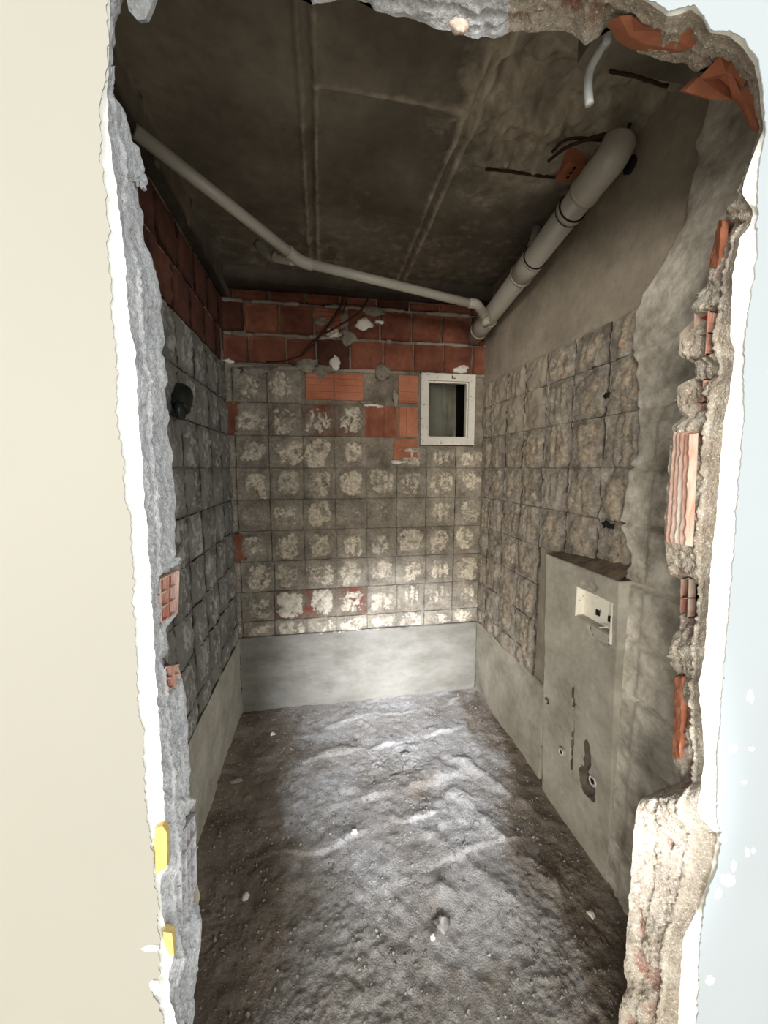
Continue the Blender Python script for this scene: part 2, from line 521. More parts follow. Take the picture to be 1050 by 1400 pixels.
def ceil_h(U, V, Pw):
    x, y = Pw[..., 0], Pw[..., 1]
    h = 0.003 * fbm(Pw, 3, 3, 51) + 0.0012 * fbm(Pw * np.array([3, 26, 1]), 1.0, 3, 52)
    for xc in (-0.02, 0.50):
        d = x - xc + 0.004 * fbm(Pw, 6, 2, 53)
        h = h + 0.012 * np.exp(-((d - 0.022) / 0.009) ** 2) + 0.012 * np.exp(-((d + 0.022) / 0.009) ** 2) - 0.012 * np.exp(-(d / 0.008) ** 2)
    d = y - 1.27 - 0.02 * x
    h = h + 0.008 * np.exp(-(d / 0.010) ** 2) * sst(x, -0.05, 0.02) * (1 - sst(x, 0.46, 0.52))
    d = y - 0.98
    h = h - 0.006 * np.exp(-(d / 0.008) ** 2) * (1 - sst(x, -0.05, 0.0))
    r = np.hypot((x - HX) / 0.30, (y - HY) / 0.30) + 0.35 * fbm(Pw, 7, 3, 55)
    hole = 1 - sst(r, 0.35, 0.85)
    spall = 1 - sst(r, 0.7, 1.5)
    h = h - 0.07 * hole + spall * 0.020 * fbm(Pw, 24, 4, 56)
    return h


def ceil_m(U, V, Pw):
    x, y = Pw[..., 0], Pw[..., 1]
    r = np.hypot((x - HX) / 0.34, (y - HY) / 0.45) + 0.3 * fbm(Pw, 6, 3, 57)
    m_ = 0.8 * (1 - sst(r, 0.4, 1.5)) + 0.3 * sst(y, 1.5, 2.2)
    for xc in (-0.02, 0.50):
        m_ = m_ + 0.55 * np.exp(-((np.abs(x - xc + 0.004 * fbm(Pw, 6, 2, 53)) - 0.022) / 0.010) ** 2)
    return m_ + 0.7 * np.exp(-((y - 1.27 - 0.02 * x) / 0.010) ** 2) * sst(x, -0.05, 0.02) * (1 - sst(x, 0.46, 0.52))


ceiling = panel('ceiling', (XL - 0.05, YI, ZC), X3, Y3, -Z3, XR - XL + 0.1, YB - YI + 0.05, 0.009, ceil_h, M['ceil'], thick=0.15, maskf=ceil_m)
tag(ceiling, 'dark concrete slab ceiling with formwork seams', kind='structure')
# beam strip above the far bricks and the dark drop near the opening
panel('concrete_beam', (XL, YB - 0.10, 2.655), X3, Z3, -Y3, XR - XL, ZC - 2.655, 0.03, lambda U, V, Pw: 0.003 * fbm(Pw, 9, 3, 61), M['ceil'], ceiling, thick=0.12)
mesh = MB().box((0.66, 0.745, 2.62), (XR - 0.01, 0.98, ZC)).build('concrete_lintel', M['ceil'], ceiling)


# ================================================================== MASONRY PIECES ON THE WALLS
def cellmesh(name, o, u, v, n, w_, h_, seed, mt, parent, res=0.0095, pad=1.0, proud=0.012, streak=0.3, edge=0.010, thick=0.014, flat=False, jag=0.0, tall=1.0, jn=(0.45, 0.55), gap=0.0016, rgh=1.0):
    o, u, v, n = [np.asarray(a, float) for a in (o, u, v, n)]
    g_ = gap
    nu, nv = max(4, int(w_ / res)), max(4, int(h_ / res))
    us, vs = np.linspace(g_, w_ - g_, nu), np.linspace(g_, h_ - g_, nv)
    Ug, Vg = np.meshgrid(us, vs, indexing='ij')
    s = seed * 3.17
    Q3 = np.stack([Ug + s, Vg - s * 0.7, 0 * Ug + s * 0.3], -1)
    e = np.minimum(np.minimum(Ug, w_ - Ug), np.minimum(Vg, h_ - Vg)) + 0.004 * fbm(Q3, 40, 2, 1)
    if flat:
        h = proud * sst(e, 0.0, edge * 0.6) + 0.0012 * fbm(Q3, 20, 3, 2)
        m_ = pad * sst(fbm(Q3, 12, 3, 3), 0.1, 0.5)
        h = h + 0.004 * m_
    else:
        W3 = o + Ug[..., None] * u + Vg[..., None] * v
        jm = jn[0] + jn[1] * sst(fbm(W3, 13, 2, 601), -0.1, 0.35)
        h = proud * 0.75 - jm * proud * 0.75 * (1 - sst(e, 0.0, edge * 0.6)) + rgh * (0.0035 * fbm(Q3, 22, 4, 2) + 0.002 * fbm(W3, 55, 3, 602)) + 0.003 * (rgh - 1) * fbm(W3 * np.array([1, 1, .35]), 24, 3, 604)
        h = h - 0.006 * sst(fbm(W3, 34, 2, 603), 0.42, 0.6)
        r_ = random.Random(seed)
        cu, cv = w_ * (0.5 + r_.uniform(-.06, .06)), h_ * (0.5 + r_.uniform(-.06, .06))
        au, av = w_ * r_.uniform(.34, .47), h_ * r_.uniform(.40, .49) * tall
        d = (np.abs((Ug - cu) / au) ** 3 + np.abs((Vg - cv) / av) ** 3) ** (1 / 3)
        m_ = 1 - sst(d + 0.28 * fbm(Q3, 11, 3, 5), 0.66, 1.08)
        kind = r_.random()
        if kind < streak:
            h = h + m_ * 0.003 * np.sin(Ug * 150 + s)
        elif kind < streak * 1.25:
            h = h + m_ * 0.003 * np.sin(Vg * 150 + s)
        h = h + m_ * (0.006 + 0.003 * ridge(Q3, 18, 2, 6))
        m_ = m_ * pad * r_.uniform(0.55, 1.05) * (0.75 + 0.5 * vnoise(Q3 * 30, 8)) * (0.85 + 0.3 * np.sin(Ug * 150 + s) if kind < streak else 1.0)
    F_ = o + Ug[..., None] * u + Vg[..., None] * v + h[..., None] * n
    if jag:
        F_ = F_ + jag * fbm(F_, 20, 2, seed)[..., None] * v
    # skirt
    per = list(range(0, nv)) + [i * nv + nv - 1 for i in range(1, nu)] + [(nu - 1) * nv + j for j in range(nv - 2, -1, -1)] + [i * nv for i in range(nu - 2, 0, -1)]
    Ff = F_.reshape(-1, 3)
    hh = h.ravel()[per]
    B = Ff[per] - (hh + thick)[:, None] * n
    off = nu * nv
    npz = len(per)
    k = np.arange(npz)
    sk = np.stack([np.array(per), off + k, off + (k + 1) % npz, np.array(per)[(k + 1) % npz]], -1)
    q = gridq(nu, nv)
    if np.dot(np.cross(u, v), n) < 0:
        q = q[:, ::-1]; 
    else:
        sk = sk[:, ::-1]
    return mesh_np(name, np.concatenate([Ff, B]), np.concatenate([q, sk]), mt, parent, np.concatenate([m_.ravel(), np.zeros(npz)]))


# ---------------- far wall: block grid
COLS = [XL] + [XL + 0.045 + 0.2035 * k for k in range(0, 8)] + [XR]
COLS = sorted(set(round(c, 4) for c in COLS))
ROWS = [ZP - 0.01, 0.60, 0.80, 1.00, 1.20, 1.40, 1.60, 1.80, 2.0, 2.21]
brick_cells = {(3, 8): 'b', (4, 8): 'b', (3, 7): 'r', (4, 7): 'r', (5, 8): 's', (5, 7): 's', (0, 7): 'b', (0, 8): 'c', (0, 3): 'b', (5, 6): 't', (2, 8): 'c'}
sd = 100
JIT = [[(0 if i_ in (0, len(COLS) - 1) else random.uniform(-.006, .006)) for i_ in range(len(COLS))] for j_ in range(len(ROWS))]
for i in range(len(COLS) - 1):
    for j in range(len(ROWS) - 1):
        x0, x1, z0, z1 = COLS[i] + JIT[j][i], COLS[i + 1] + JIT[j][i + 1], ROWS[j], ROWS[j + 1]
        sd += 1
        if j >= 6 and x1 > WH[0] - 0.02 and x0 < WH[1] + 0.02 and z0 > WH[2] - 0.06:
            continue
        kind = brick_cells.get((i, j))
        if j == 6 and x1 > WH[0] - 0.02 and x0 < WH[1] + 0.02:
            z1 = WH[2] - 0.012
        if j >= 7 and x1 > WH[0] and x0 < WH[1]:
            continue
        if x0 < WH[0] < x1 and j >= 7: x1 = WH[0]
        mt = M['cell_red'] if kind == 'r' or (j in (1,) and i in (2, 3, 4)) else M['cell']
        if kind in ('b', 's', 't'):
            continue
        padv = 0.55 if j == 4 and i in (1, 4, 5, 6) else 1.0
        if j == 8: padv = 0.9
        if i == 0: padv = 0.45
        cellmesh('block', (x0, YB - 0.002, z0), X3, Z3, -Y3, x1 - x0, z1 - z0, sd, mt, wall_back, pad=padv)

# red bricks of the far wall
sd = 400


def brickpiece(x0, x1, z0, z1, mt='brick', pad=0.0, proud=0.010, nm='brick'):
    global sd
    sd += 1
    return cellmesh(nm, (x0, YB - 0.002, z0), X3, Z3, -Y3, x1 - x0, z1 - z0, sd, M[mt], wall_back, res=0.02, pad=pad, proud=proud, edge=0.006, flat=True)


def grooved(x0, x1, z0, z1, vertical, mt='brick_bright', parent=None, ng=5):
    """brick whose face is split open: parallel ribs"""
    mb = MB().box((x0, YB - 0.012, z0), (x1, YB + 0.005, z1))
    for k in range(ng):
        t0, t1 = (k + 0.2) / ng, (k + 0.75) / ng
        if vertical:
            a, b = x0 + (x1 - x0) * t0, x0 + (x1 - x0) * t1
            mb.box((a, YB - 0.020, z0 + 0.004), (b, YB - 0.012, z1 - 0.004))
        else:
            a, b = z0 + (z1 - z0) * t0, z0 + (z1 - z0) * t1
            mb.box((x0 + 0.004, YB - 0.020, a), (x1 - 0.004, YB - 0.012, b))
    return mb.build('brick', M[mt], wall_back)


rows = [(2.215, 2.40, [-0.57, -0.42, -0.20, -0.02, 0.19, 0.40, 0.60, 0.80, 1.0, 1.10]),
        (2.405, 2.585, [-0.57, -0.44, -0.235, -0.03, 0.175, 0.38, 0.585, 0.785, 0.985, 1.10]),
        (2.59, 2.655, [-0.57, -0.50, -0.29, -0.085, 0.13, 0.36, 0.57, 0.77, 0.98, 1.10])]
for r, (z0, z1, xsb) in enumerate(rows):
    for k in range(len(xsb) - 1):
        x0, x1 = xsb[k] + 0.004, xsb[k + 1] - 0.004
        if r == 1 and 0.10 > x0 > -0.06: # ribbed, broken brick by the bent bars
            grooved(x0, x0 + 0.16, z0 + 0.02, z1 - 0.01, False, 'brick', ng=6)
            continue
        if r == 0 and k in (0, 1, 2):
            brickpiece(x0, x1, z0 + 0.02, z1 - 0.01, 'brick', pad=0.3, proud=0.013)
        else:
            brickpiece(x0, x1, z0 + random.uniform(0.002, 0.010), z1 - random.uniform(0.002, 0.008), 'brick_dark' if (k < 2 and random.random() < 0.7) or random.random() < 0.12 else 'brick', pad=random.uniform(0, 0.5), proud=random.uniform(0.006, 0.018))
# split-open bright bricks
c = COLS
grooved(c[3] + 0.03, c[4] - 0.003, 2.03, 2.19, False, ng=4)
grooved(c[4] + 0.003, c[5] - 0.02, 2.03, 2.19, False, ng=4)
for z0, z1, vv in ((2.02, 2.20, False), (1.80, 2.0, True)):
    grooved(0.50, WH[0] - 0.012, z0 + 0.004, z1 - 0.004, vv, ng=3 if vv else 3)
grooved(0.47, WH[0] - 0.01, 1.655, 1.79, False, ng=2)
for (i, j, padv) in ((3, 7, 1), (4, 7, 1)):
    cellmesh('block', (c[i], YB - 0.002, ROWS[j]), X3, Z3, -Y3, c[i + 1] - c[i], 0.2, 900 + i, M['cell_red'], wall_back, pad=0.9)
grooved(c[5] - 0.01, 0.49, 1.80, 2.0, True, 'brick', ng=2) if c[5] < 0.47 else None
brickpiece(XL + 0.005, XL + 0.10, 1.80, 2.0, 'brick')
brickpiece(XL + 0.012, XL + 0.09, 1.0, 1.19, 'brick', proud=0.014)
# pale mortar left in the joints between the red bricks
mbj = MB()
for r, (z0, z1, xsb) in enumerate(rows):
    n_ = 120
    us = np.linspace(XL + 0.01, XR - 0.01, n_)
    for zc in (z0 - 0.001,):
        up = zc + 0.007 + 0.004 * fbm(np.stack([us, us * 0, us * 0], -1), 20, 3, 70 + r)
        dn = zc - 0.007 + 0.004 * fbm(np.stack([us, us * 0, us * 0 + 3], -1), 20, 3, 80 + r)
        yy = YB - 0.016 + 0.003 * fbm(np.stack([us, us * 0, us * 0 + 5], -1), 30, 3, 90 + r)
        V = np.concatenate([np.stack([us, yy * 0 + YB, dn - 0.003], -1), np.stack([us, yy, dn], -1), np.stack([us, yy, up], -1), np.stack([us, yy * 0 + YB, up + 0.003], -1)])
        keep = (fbm(np.stack([us, us * 0, us * 0 + 8], -1), 9, 2, 95 + r) > -0.45)[:-1]
        Q = []
        for a in range(3):
            k = np.arange(n_ - 1)[keep]
            Q.append(np.stack([a * n_ + k, a * n_ + k + 1, (a + 1) * n_ + k + 1, (a + 1) * n_ + k], -1))
        mbj.add(V, np.concatenate(Q))
mj = mbj.build('joint_mortar', M['conc'], wall_back, True)


def lump(name, cpos, size, mt, parent=None, seed=0, seg=14, rg=9, rough=0.35, join=None):
    th = np.linspace(0, math.pi, rg)[:, None]
    ph = np.linspace(0, 2 * math.pi, seg, endpoint=False)[None, :]
    D = np.stack([np.sin(th) * np.cos(ph), np.sin(th) * np.sin(ph), np.cos(th) + 0 * ph], -1)
    r = 1 + rough * fbm(D + seed * 2.3, 1.8, 3, seed)
    V = (D * r[..., None] * np.asarray(size) + np.asarray(cpos)).reshape(-1, 3)
    Q = []
    for i in range(rg - 1):
        for k in range(seg):
            Q.append((i * seg + k, (i + 1) * seg + k, (i + 1) * seg + (k + 1) % seg, i * seg + (k + 1) % seg))
    if join is not None:
        return join.add(V, Q)
    return MB().add(V, Q).build(name, mt, parent, True)


def PB(x, y, d=0.012):
    return P(x, y, 1, YB - d)


for (x, y, sx, sz, mt) in ((458, 497, .028, .040, 'lime'), (497, 443, .05, .035, 'lime'), (455, 455, .045, .028, 'lime'), (476, 462, .05, .04, 'cell'),
                           (440, 440, .05, .03, 'cell'), (520, 440, .03, .012, 'lime'), (512, 425, .07, .03, 'cell'), (630, 505, .05, .02, 'lime'),
                           (440, 508, .06, .04, 'cell'), (523, 508, .05, .04, 'cell'), (541, 545, .02, .06, 'conc'), (512, 555, .06, .014, 'lime'),
                           (545, 632, .05, .012, 'lime'), (312, 494, .03, .012, 'lime'), (350, 507, .09, .03, 'cell'), (420, 500, .07, .04, 'cell'), (500, 550, .05, .01, 'cell')):
    lump('mortar_lump', PB(x, y), (sx, 0.012, sz), M[mt], wall_back, seed=x, rough=0.55)

# ---------------- plinth bands
ph = lambda U, V, Pw: 0.0035 * fbm(Pw, 4, 3, 33) + 0.0015 * fbm(Pw, 30, 3, 34) + 0.002 * sst(fbm(Pw * np.array([1, 1, 4]), 9, 3, 35), 0.2, 0.4)
panel('plinth_band', (XL + 0.02, YB - 0.022, -0.03), X3, Z3, -Y3, XR - XL - 0.04, ZP + 0.03, 0.012, ph, M['plinth'], wall_back, thick=0.02)
panel('plinth_band', (XL + 0.018, YI + 0.01, -0.03), Y3, Z3, X3, YB - YI - 0.03, ZP + 0.03, 0.015, ph, M['render'], wall_left, thick=0.02)
panel('plinth_band', (XR - 0.018, 1.60, -0.03), Y3, Z3, -X3, YB - 1.62, ZP + 0.03, 0.015, ph, M['render'], wall_right, thick=0.02)

# ---------------- left wall blocks and dark bricks
ly = [0.76 + 0.1 * 0] + [0.86 + 0.2 * k for k in range(8)] + [YB - 0.005]
sd = 600
for i in range(len(ly) - 1):
    for j in range(len(ROWS) - 1):
        sd += 1
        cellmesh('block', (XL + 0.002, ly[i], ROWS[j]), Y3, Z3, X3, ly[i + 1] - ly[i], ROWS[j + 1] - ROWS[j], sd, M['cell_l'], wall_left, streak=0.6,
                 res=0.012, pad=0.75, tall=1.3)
    for z0, z1 in ((2.22, 2.40), (2.41, 2.59)):
        sd += 1
        if i > 1:
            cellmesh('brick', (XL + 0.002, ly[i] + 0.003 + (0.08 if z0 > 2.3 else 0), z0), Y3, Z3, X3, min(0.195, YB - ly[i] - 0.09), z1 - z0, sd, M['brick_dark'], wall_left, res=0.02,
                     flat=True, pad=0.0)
panel('concrete_beam', (XL + 0.045, YI + 0.02, 2.60), Y3, Z3, X3, YB - YI - 0.03, ZC - 2.60, 0.03, lambda U, V, Pw: 0.004 * fbm(Pw, 9, 3, 61), M['ceil'], wall_left, thick=0.04)

# ---------------- right wall blocks
ry = [1.12 + 0.2 * k for k in range(7)] + [YB - 0.005]
sd = 800
for i in range(len(ry) - 1):
    for j in range(len(ROWS)):
        z0 = ROWS[j]
        z1 = ROWS[j + 1] if j + 1 < len(ROWS) else 2.2
        if j == len(ROWS) - 1: continue
        z1 = min(z1, 2.15)
        sd += 1
        if ry[i] < 1.58 and z1 < 1.21:
            continue
        smooth_patch = (i >= 3 and j >= 8) or (i in (3, 4, 5) and j == 7)
        cellmesh('block', (XR - 0.002, ry[i], z0), Y3, Z3, -X3, ry[i + 1] - ry[i], z1 - z0, sd, M['conc'] if smooth_patch else M['cell_r'], wall_right,
                 pad=0.2 if smooth_patch else 0.9, streak=0.5, proud=0.011, tall=1.15, jn=(0.0, 0.6), gap=0.0006, rgh=1.7)

# ---------------- thick render left on the right wall beside the opening
YE = 1.165


def ragged_layer(name, mt, parent, y0, y1, z0, z1, x, thick, seed, edge_amp=0.018):
    du = 0.007
    ys_, zs_ = np.arange(y0, y1 + 0.03, du), np.arange(z0, z1, du)
    Yg, Zg = np.meshgrid(ys_, zs_, indexing='ij')
    # squeeze the far edge into a ragged outline
    lim = y1 + edge_amp * fbm(np.stack([Zg * 0, Zg * 0, Zg], -1), 7, 4, seed) - 0.16 * sst(Zg, 2.1, 2.45)
    Yg = y0 + (Yg - y0) / (ys_[-1] - y0) * (lim - y0)
    Pw = np.stack([Yg * 0, Yg, Zg], -1)
    e = lim - Yg
    zc = ((Zg + 0.006 * fbm(Pw, 8, 2, seed + 3)) / 0.2) % 1.0
    jt = np.minimum(zc, 1 - zc) * 0.2
    h = thick * sst(e, -0.004, 0.012) + 0.004 * fbm(Pw, 6, 4, seed + 1) + 0.002 * fbm(Pw, 40, 3, seed + 2)
    h = h - 0.022 * (1 - sst(jt, 0.002, 0.008)) * (0.3 + 0.7 * sst(fbm(Pw, 9, 2, seed + 7), -0.2, 0.2)) * (Zg < 2.05)
    yc = ((Yg - 0.94) / 0.2) % 1.0
    h = h + 0.007 * sst(yc, 0.2, 0.3) * (1 - sst(yc, 0.5, 0.6)) * (Zg < 1.75) * sst(jt, 0.004, 0.02)
    mk_ = np.zeros_like(h)
    V = np.stack([x - h, Yg, Zg], -1)
    V[0, :, 0] = x + 0.01; V[-1, :, 0] = x + 0.01; V[:, 0, 0] = x + 0.01; V[:, -1, 0] = x + 0.01
    return mesh_np(name, V, gridq(len(ys_), len(zs_))[:, ::-1], mt, parent, mk_)


ragged_layer('render_layer', M['conc_near'], wall_right, YI + 0.012, YE, -0.02, ZC - 0.01, XR - 0.002, 0.040, 200, 0.036)
# ---------------- the plastered cistern box with its niche
BX = 1.06
BU = 1.02
lean = lambda z: 0.04 * np.clip(z / 1.1, 0, 1.1)
zt_far, zt_near = P(748, 756, 0, BX)[2], P(850, 792, 0, BX)[2]
NY0, NY1 = 1.215, 1.405
BY0, BY1 = 1.13, 1.585
pn = P(788, 801, 0, BU); pq = P(836, 862, 0, BU)
NY1, NY0 = pn[1], pq[1]
NZ1, NZ0 = pn[2], P(788, 843, 0, BU)[2]
BZ = P(746, 757, 0, BU)[2]
BY1 = P(745, 800, 0, BU)[1]


def box_h(U, V, Pw):
    y, z = Pw[..., 1], Pw[..., 2]
    h = lean(z) + 0.003 * fbm(Pw, 5, 3, 210) + 0.0012 * fbm(Pw, 40, 3, 211)
    # cracks and chipped cavities
    d1 = np.hypot((y - cav[1]) / 0.050, (z - cav[2]) / 0.060) + 0.35 * fbm(Pw, 16, 3, 212)
    h = h - 0.020 * (1 - sst(d1, 0.6, 1.1)) + 0.006 * fbm(Pw, 70, 2, 220) * (1 - sst(d1, 0.7, 1.0))
    d2 = np.hypot((y - cav2[1]) / 0.018, (z - cav2[2]) / 0.05) + 0.3 * fbm(Pw, 18, 3, 213)
    h = h - 0.012 * (1 - sst(d2, 0.6, 1.1))
    d3 = np.hypot((y - cav3[1]), (z - cav3[2]))
    h = h - 0.025 * (1 - sst(d3, 0.010, 0.015))
    crk = np.abs(y - yc1 + 0.006 * fbm(Pw, 9, 3, 214)) < 0.0048
    h = h - 0.007 * crk * (z > 0.25) * (z < 0.68) * (fbm(Pw, 11, 2, 215) > -0.25)
    d4 = z - (0.52 + 0.9 * (1.42 - y)) * 0 - (lz0 + (y - ly0) * lsl)
    h = h - 0.004 * (np.abs(d4) < 0.004) * (y > ly0 - 0.1) * (y < 1.6)
    d5 = np.hypot((y - ccr[1]) / 0.055, (z - ccr[2]) / 0.03)
    h = h - 0.006 * (np.abs(d5 - 1 + 0.1 * fbm(Pw, 20, 2, 216)) < 0.09) * (z < ccr[2] + 0.01)
    d6 = np.hypot((y - ctp[1]) / 0.05, (z - ctp[2]) / 0.018) + 0.4 * fbm(Pw, 20, 3, 217)
    h = h - 0.008 * (1 - sst(d6, 0.7, 1.0))
    return h


def box_m(U, V, Pw):
    y, z = Pw[..., 1], Pw[..., 2]
    d1 = np.hypot((y - cav[1]) / 0.050, (z - cav[2]) / 0.060) + 0.35 * fbm(Pw, 16, 3, 212)
    d2 = np.hypot((y - cav2[1]) / 0.018, (z - cav2[2]) / 0.05) + 0.3 * fbm(Pw, 18, 3, 213)
    d3 = np.hypot((y - cav3[1]), (z - cav3[2]))
    m_ = 0.9 - 0.9 * sst(d1, 1.0, 1.35) + 0.9 - 0.9 * sst(d2, 1.05, 1.4) + 1.2 * (1 - sst(d3, 0.014, 0.020))
    crk = np.abs(y - yc1 + 0.006 * fbm(Pw, 9, 3, 214)) < 0.0075
    m_ = m_ + 0.8 * crk * (z > 0.25) * (z < 0.68) * (fbm(Pw, 11, 2, 215) > -0.1)
    d5 = np.hypot((y - ccr[1]) / 0.055, (z - ccr[2]) / 0.03)
    m_ = m_ + 0.6 * (np.abs(d5 - 1 + 0.1 * fbm(Pw, 20, 2, 216)) < 0.13) * (z < ccr[2] + 0.01)
    d6 = np.hypot((y - ctp[1]) / 0.05, (z - ctp[2]) / 0.016) + 0.4 * fbm(Pw, 20, 3, 217)
    return np.clip(m_ + 0.6 * (1 - sst(d6, 0.7, 1.0)), 0, 1)


cav = P(806, 1075, 0, BX); cav2 = P(807, 1035, 0, BX); cav3 = P(753, 957, 0, BX)
yc1 = P(789, 980, 0, BX)[1]
a_, b_ = P(745, 918, 0, BX), P(785, 955, 0, BX)
ly0, lz0, lsl = b_[1], b_[2], (a_[2] - b_[2]) / (a_[1] - b_[1])
ccr = P(818, 868, 0, BU); ctp = P(806, 800, 0, BU)
oy = BY0 - 0.02
cbox = panel('cistern_casing', (BX, oy, -0.03), Y3, Z3, -X3, BY1 - oy, BZ + 0.03, 0.006, box_h, M['render'], wall_right, thick=XR - BX - 0.002, maskf=box_m,
             holes=[(NY0 - oy, NY1 - oy, NZ0 + 0.03, NZ1 + 0.03)])
tag(cbox, 'grey plastered cistern casing with a shelf top')

# dirt lying on the shelf, heaped against the wall
yg = np.linspace(oy + 0.01, BY1 - 0.01, 50); xg = np.linspace(BX - lean(1.2) + 0.004, XR + 0.004, 14)
Yg, Xg = np.meshgrid(yg, xg, indexing='ij')
Pg = np.stack([Xg, Yg, 0 * Xg], -1)
tg = (Xg - xg[0]) / (xg[-1] - xg[0])
Zg = BZ + 0.001 + (0.010 + 0.055 * (1 - (Yg - yg[0]) / (yg[-1] - yg[0]))) * tg + 0.004 * fbm(Pg, 30, 3, 219) * tg
dirt = mesh_np('shelf_dirt', np.stack([Xg, Yg, Zg], -1), gridq(50, 14)[:, ::-1], M['dirt'], cbox)
MB().box((xg[0], yg[0], BZ - 0.012), (xg[-1], yg[-1], BZ + 0.001)).build('shelf', M['dirt'], cbox)

# flush plate recess
fr = empty('flush_button_frame', (BX - lean(1.02), (NY0 + NY1) / 2, (NZ0 + NZ1) / 2))
tag(fr, 'white plastic flush button frame recessed in the grey plastered casing', 'flush frame')
cyy, czz = (NY0 + NY1) / 2, (NZ0 + NZ1) / 2
hy, hz = (NY1 - NY0) / 2, (NZ1 - NZ0) / 2
MB().box((0.034, -hy, -hz), (0.040, hy, hz)).build('back_plate', M['plastic'], fr)
mbr = MB()
mbr.box((-0.002, hy - 0.004, -hz), (0.034, hy, hz)).box((-0.006, -hy, -hz - 0.03), (0.034, -hy + 0.005, hz)).box((0.0, -hy + 0.005, hz - 0.004), (0.034, hy - 0.004, hz))
mbr.build('rim', M['plastic'], fr)
MB().box((0.004, -hy + 0.005, -hz), (0.034, hy - 0.004, -hz + 0.004)).build('sill', M['render'], fr)
for k, yy in enumerate((0.012, -0.052)):
    cl = MB()
    cl.box((0.028, yy - 0.009, -0.030), (0.0338, yy - 0.002, -0.008)).box((0.028, yy + 0.002, -0.030), (0.0338, yy + 0.009, -0.008))
    cl.build('clip', M['rubber'], fr)
MB().hexa([(0.0, -0.075, -hz + 0.022), (0.004, -0.075, -hz + 0.022), (0.004, -0.035, -hz + 0.004), (0.0, -0.035, -hz + 0.004),
           (0.0, -0.075, -hz + 0.027), (0.004, -0.075, -hz + 0.027), (0.004, -0.035, -hz + 0.009), (0.0, -0.035, -hz + 0.009)]).build('strut', M['plastic'], fr)

# water stubs
for (x, y, r, dd, lab, inner) in ((768, 1028, 0.013, 0.012, 'small white capped water outlet low on the plastered casing', True),
                                  (811, 1068, 0.017, -0.002, 'broken pipe end with white collar in a chipped hollow low on the casing', False)):
    q = P(x, y, 0, BX - 0.012 - dd)
    st = empty('water_outlet', q)
    tag(st, lab, 'pipe outlet')
    MB().tube([(0.035, 0, 0), (0.0, 0, 0), (-0.003, 0, 0)], [r, r, r * 0.85], 16).build('stub', M['pvc'], st, True)
    an = np.linspace(0, 2 * math.pi, 25)
    MB().tube(np.stack([an * 0 - 0.003, np.cos(an) * r, np.sin(an) * r], -1), 0.0035, 8, False).build('collar', M['chrome'], st, True)
    MB().tube([(-0.0035, 0, 0), (-0.005, 0, 0)], r * 0.6, 12).build('plug', M['dark'], st)
lump('hole_shade_lump', P(862, 226, 0, XR - 0.012), (0.012, 0.03, 0.03), M['dark'], wall_right, seed=9)  # dark lumps on the wall, hole shade put into their colour
q = P(850, 1110, 0, XR - 0.03)
lump('hole_shade_lump', q, (0.006, 0.02, 0.014), M['dark'], wall_right, seed=4)
for (x, y, s) in ((832, 720, .03), (915, 845, .02), (858, 905, .014), (830, 540, .015), (846, 1190, .014), (870, 950, .012)):
    q = P(x, y, 0, XR - 0.016 if x < 860 else XR - 0.032)
    lump('hole_shade_lump', q, (0.004, s, s * 0.5), M['dark'], wall_right, seed=x, rough=0.8)

# ================================================================== THE BROKEN WALL
def yint(tab):
    t = sorted((y, x) for x, y in tab)
    return np.array([a for a, b in t], float), np.array([b for a, b in t], float)


Ltab0 = [(224, 1400), (207, 1350), (208, 1340), (219, 1334), (218, 1300), (216, 1243), (211, 1194), (206, 1154), (200, 1114), (197, 1057), (195, 1000), (190, 974), (187, 917), (186, 886),
         (183, 823), (181, 757), (178, 729), (176, 700), (172, 687), (167, 630), (161, 579), (157, 470), (151, 407), (149, 345), (142, 236), (136, 190), (135, 145),
         (142, 118), (149, 76), (147, 38), (146, 8), (150, -60)]
Ltab1 = [(243, 1400), (232, 1366), (231, 1329), (237, 1309), (228, 1274), (221, 1246), (219, 1217), (221, 1197), (229, 1186), (229, 1137), (225, 1123), (223, 1071), (219, 1014),
         (217, 980), (213, 929), (209, 843), (205, 786), (201, 729), (200, 700), (198, 693), (193, 621), (189, 564), (189, 536), (184, 473), (177, 444), (173, 393), (170, 346),
         (157, 236), (149, 190), (147, 133), (148, 84), (151, 38), (150, 8), (156, -60)]
Ltab2 = [(264, 1400), (269, 1329), (277, 1274), (273, 1237), (270, 1206), (267, 1171), (267, 1094), (259, 1088), (260, 1071), (257, 1000), (256, 971), (251, 937), (244, 912),
         (224, 906), (229, 883), (227, 860), (243, 838), (243, 786), (246, 774), (238, 757), (240, 714), (240, 679), (236, 621), (230, 587), (229, 550), (224, 479), (221, 436),
         (216, 384), (206, 350), (199, 335), (189, 255), (192, 245), (199, 228), (191, 200), (182, 194), (174, 164), (163, 145), (151, 122), (150, 92), (159, 57), (156, 23), (168, 6), (180, -60)]
Rtab0 = [(1047, 178), (1040, 215), (1036, 250), (1036, 357), (1026, 410), (1018, 464), (1018, 571), (1011, 661), (1004, 750), (993, 881), (982, 1023), (980, 1117), (988, 1141), (980, 1188),
         (965, 1230), (958, 1282), (953, 1400)]
Rtab1 = [(1043, 178), (1022, 233), (1014, 264), (1030, 290), (1026, 308), (1012, 325), (1002, 375), (998, 464), (1005, 479), (997, 546), (990, 571), (984, 643), (979, 714), (975, 740), (963, 896),
         (955, 938), (961, 995), (963, 1042), (953, 1113), (967, 1127), (981, 1141), (973, 1188), (956, 1240), (934, 1282), (927, 1400)]
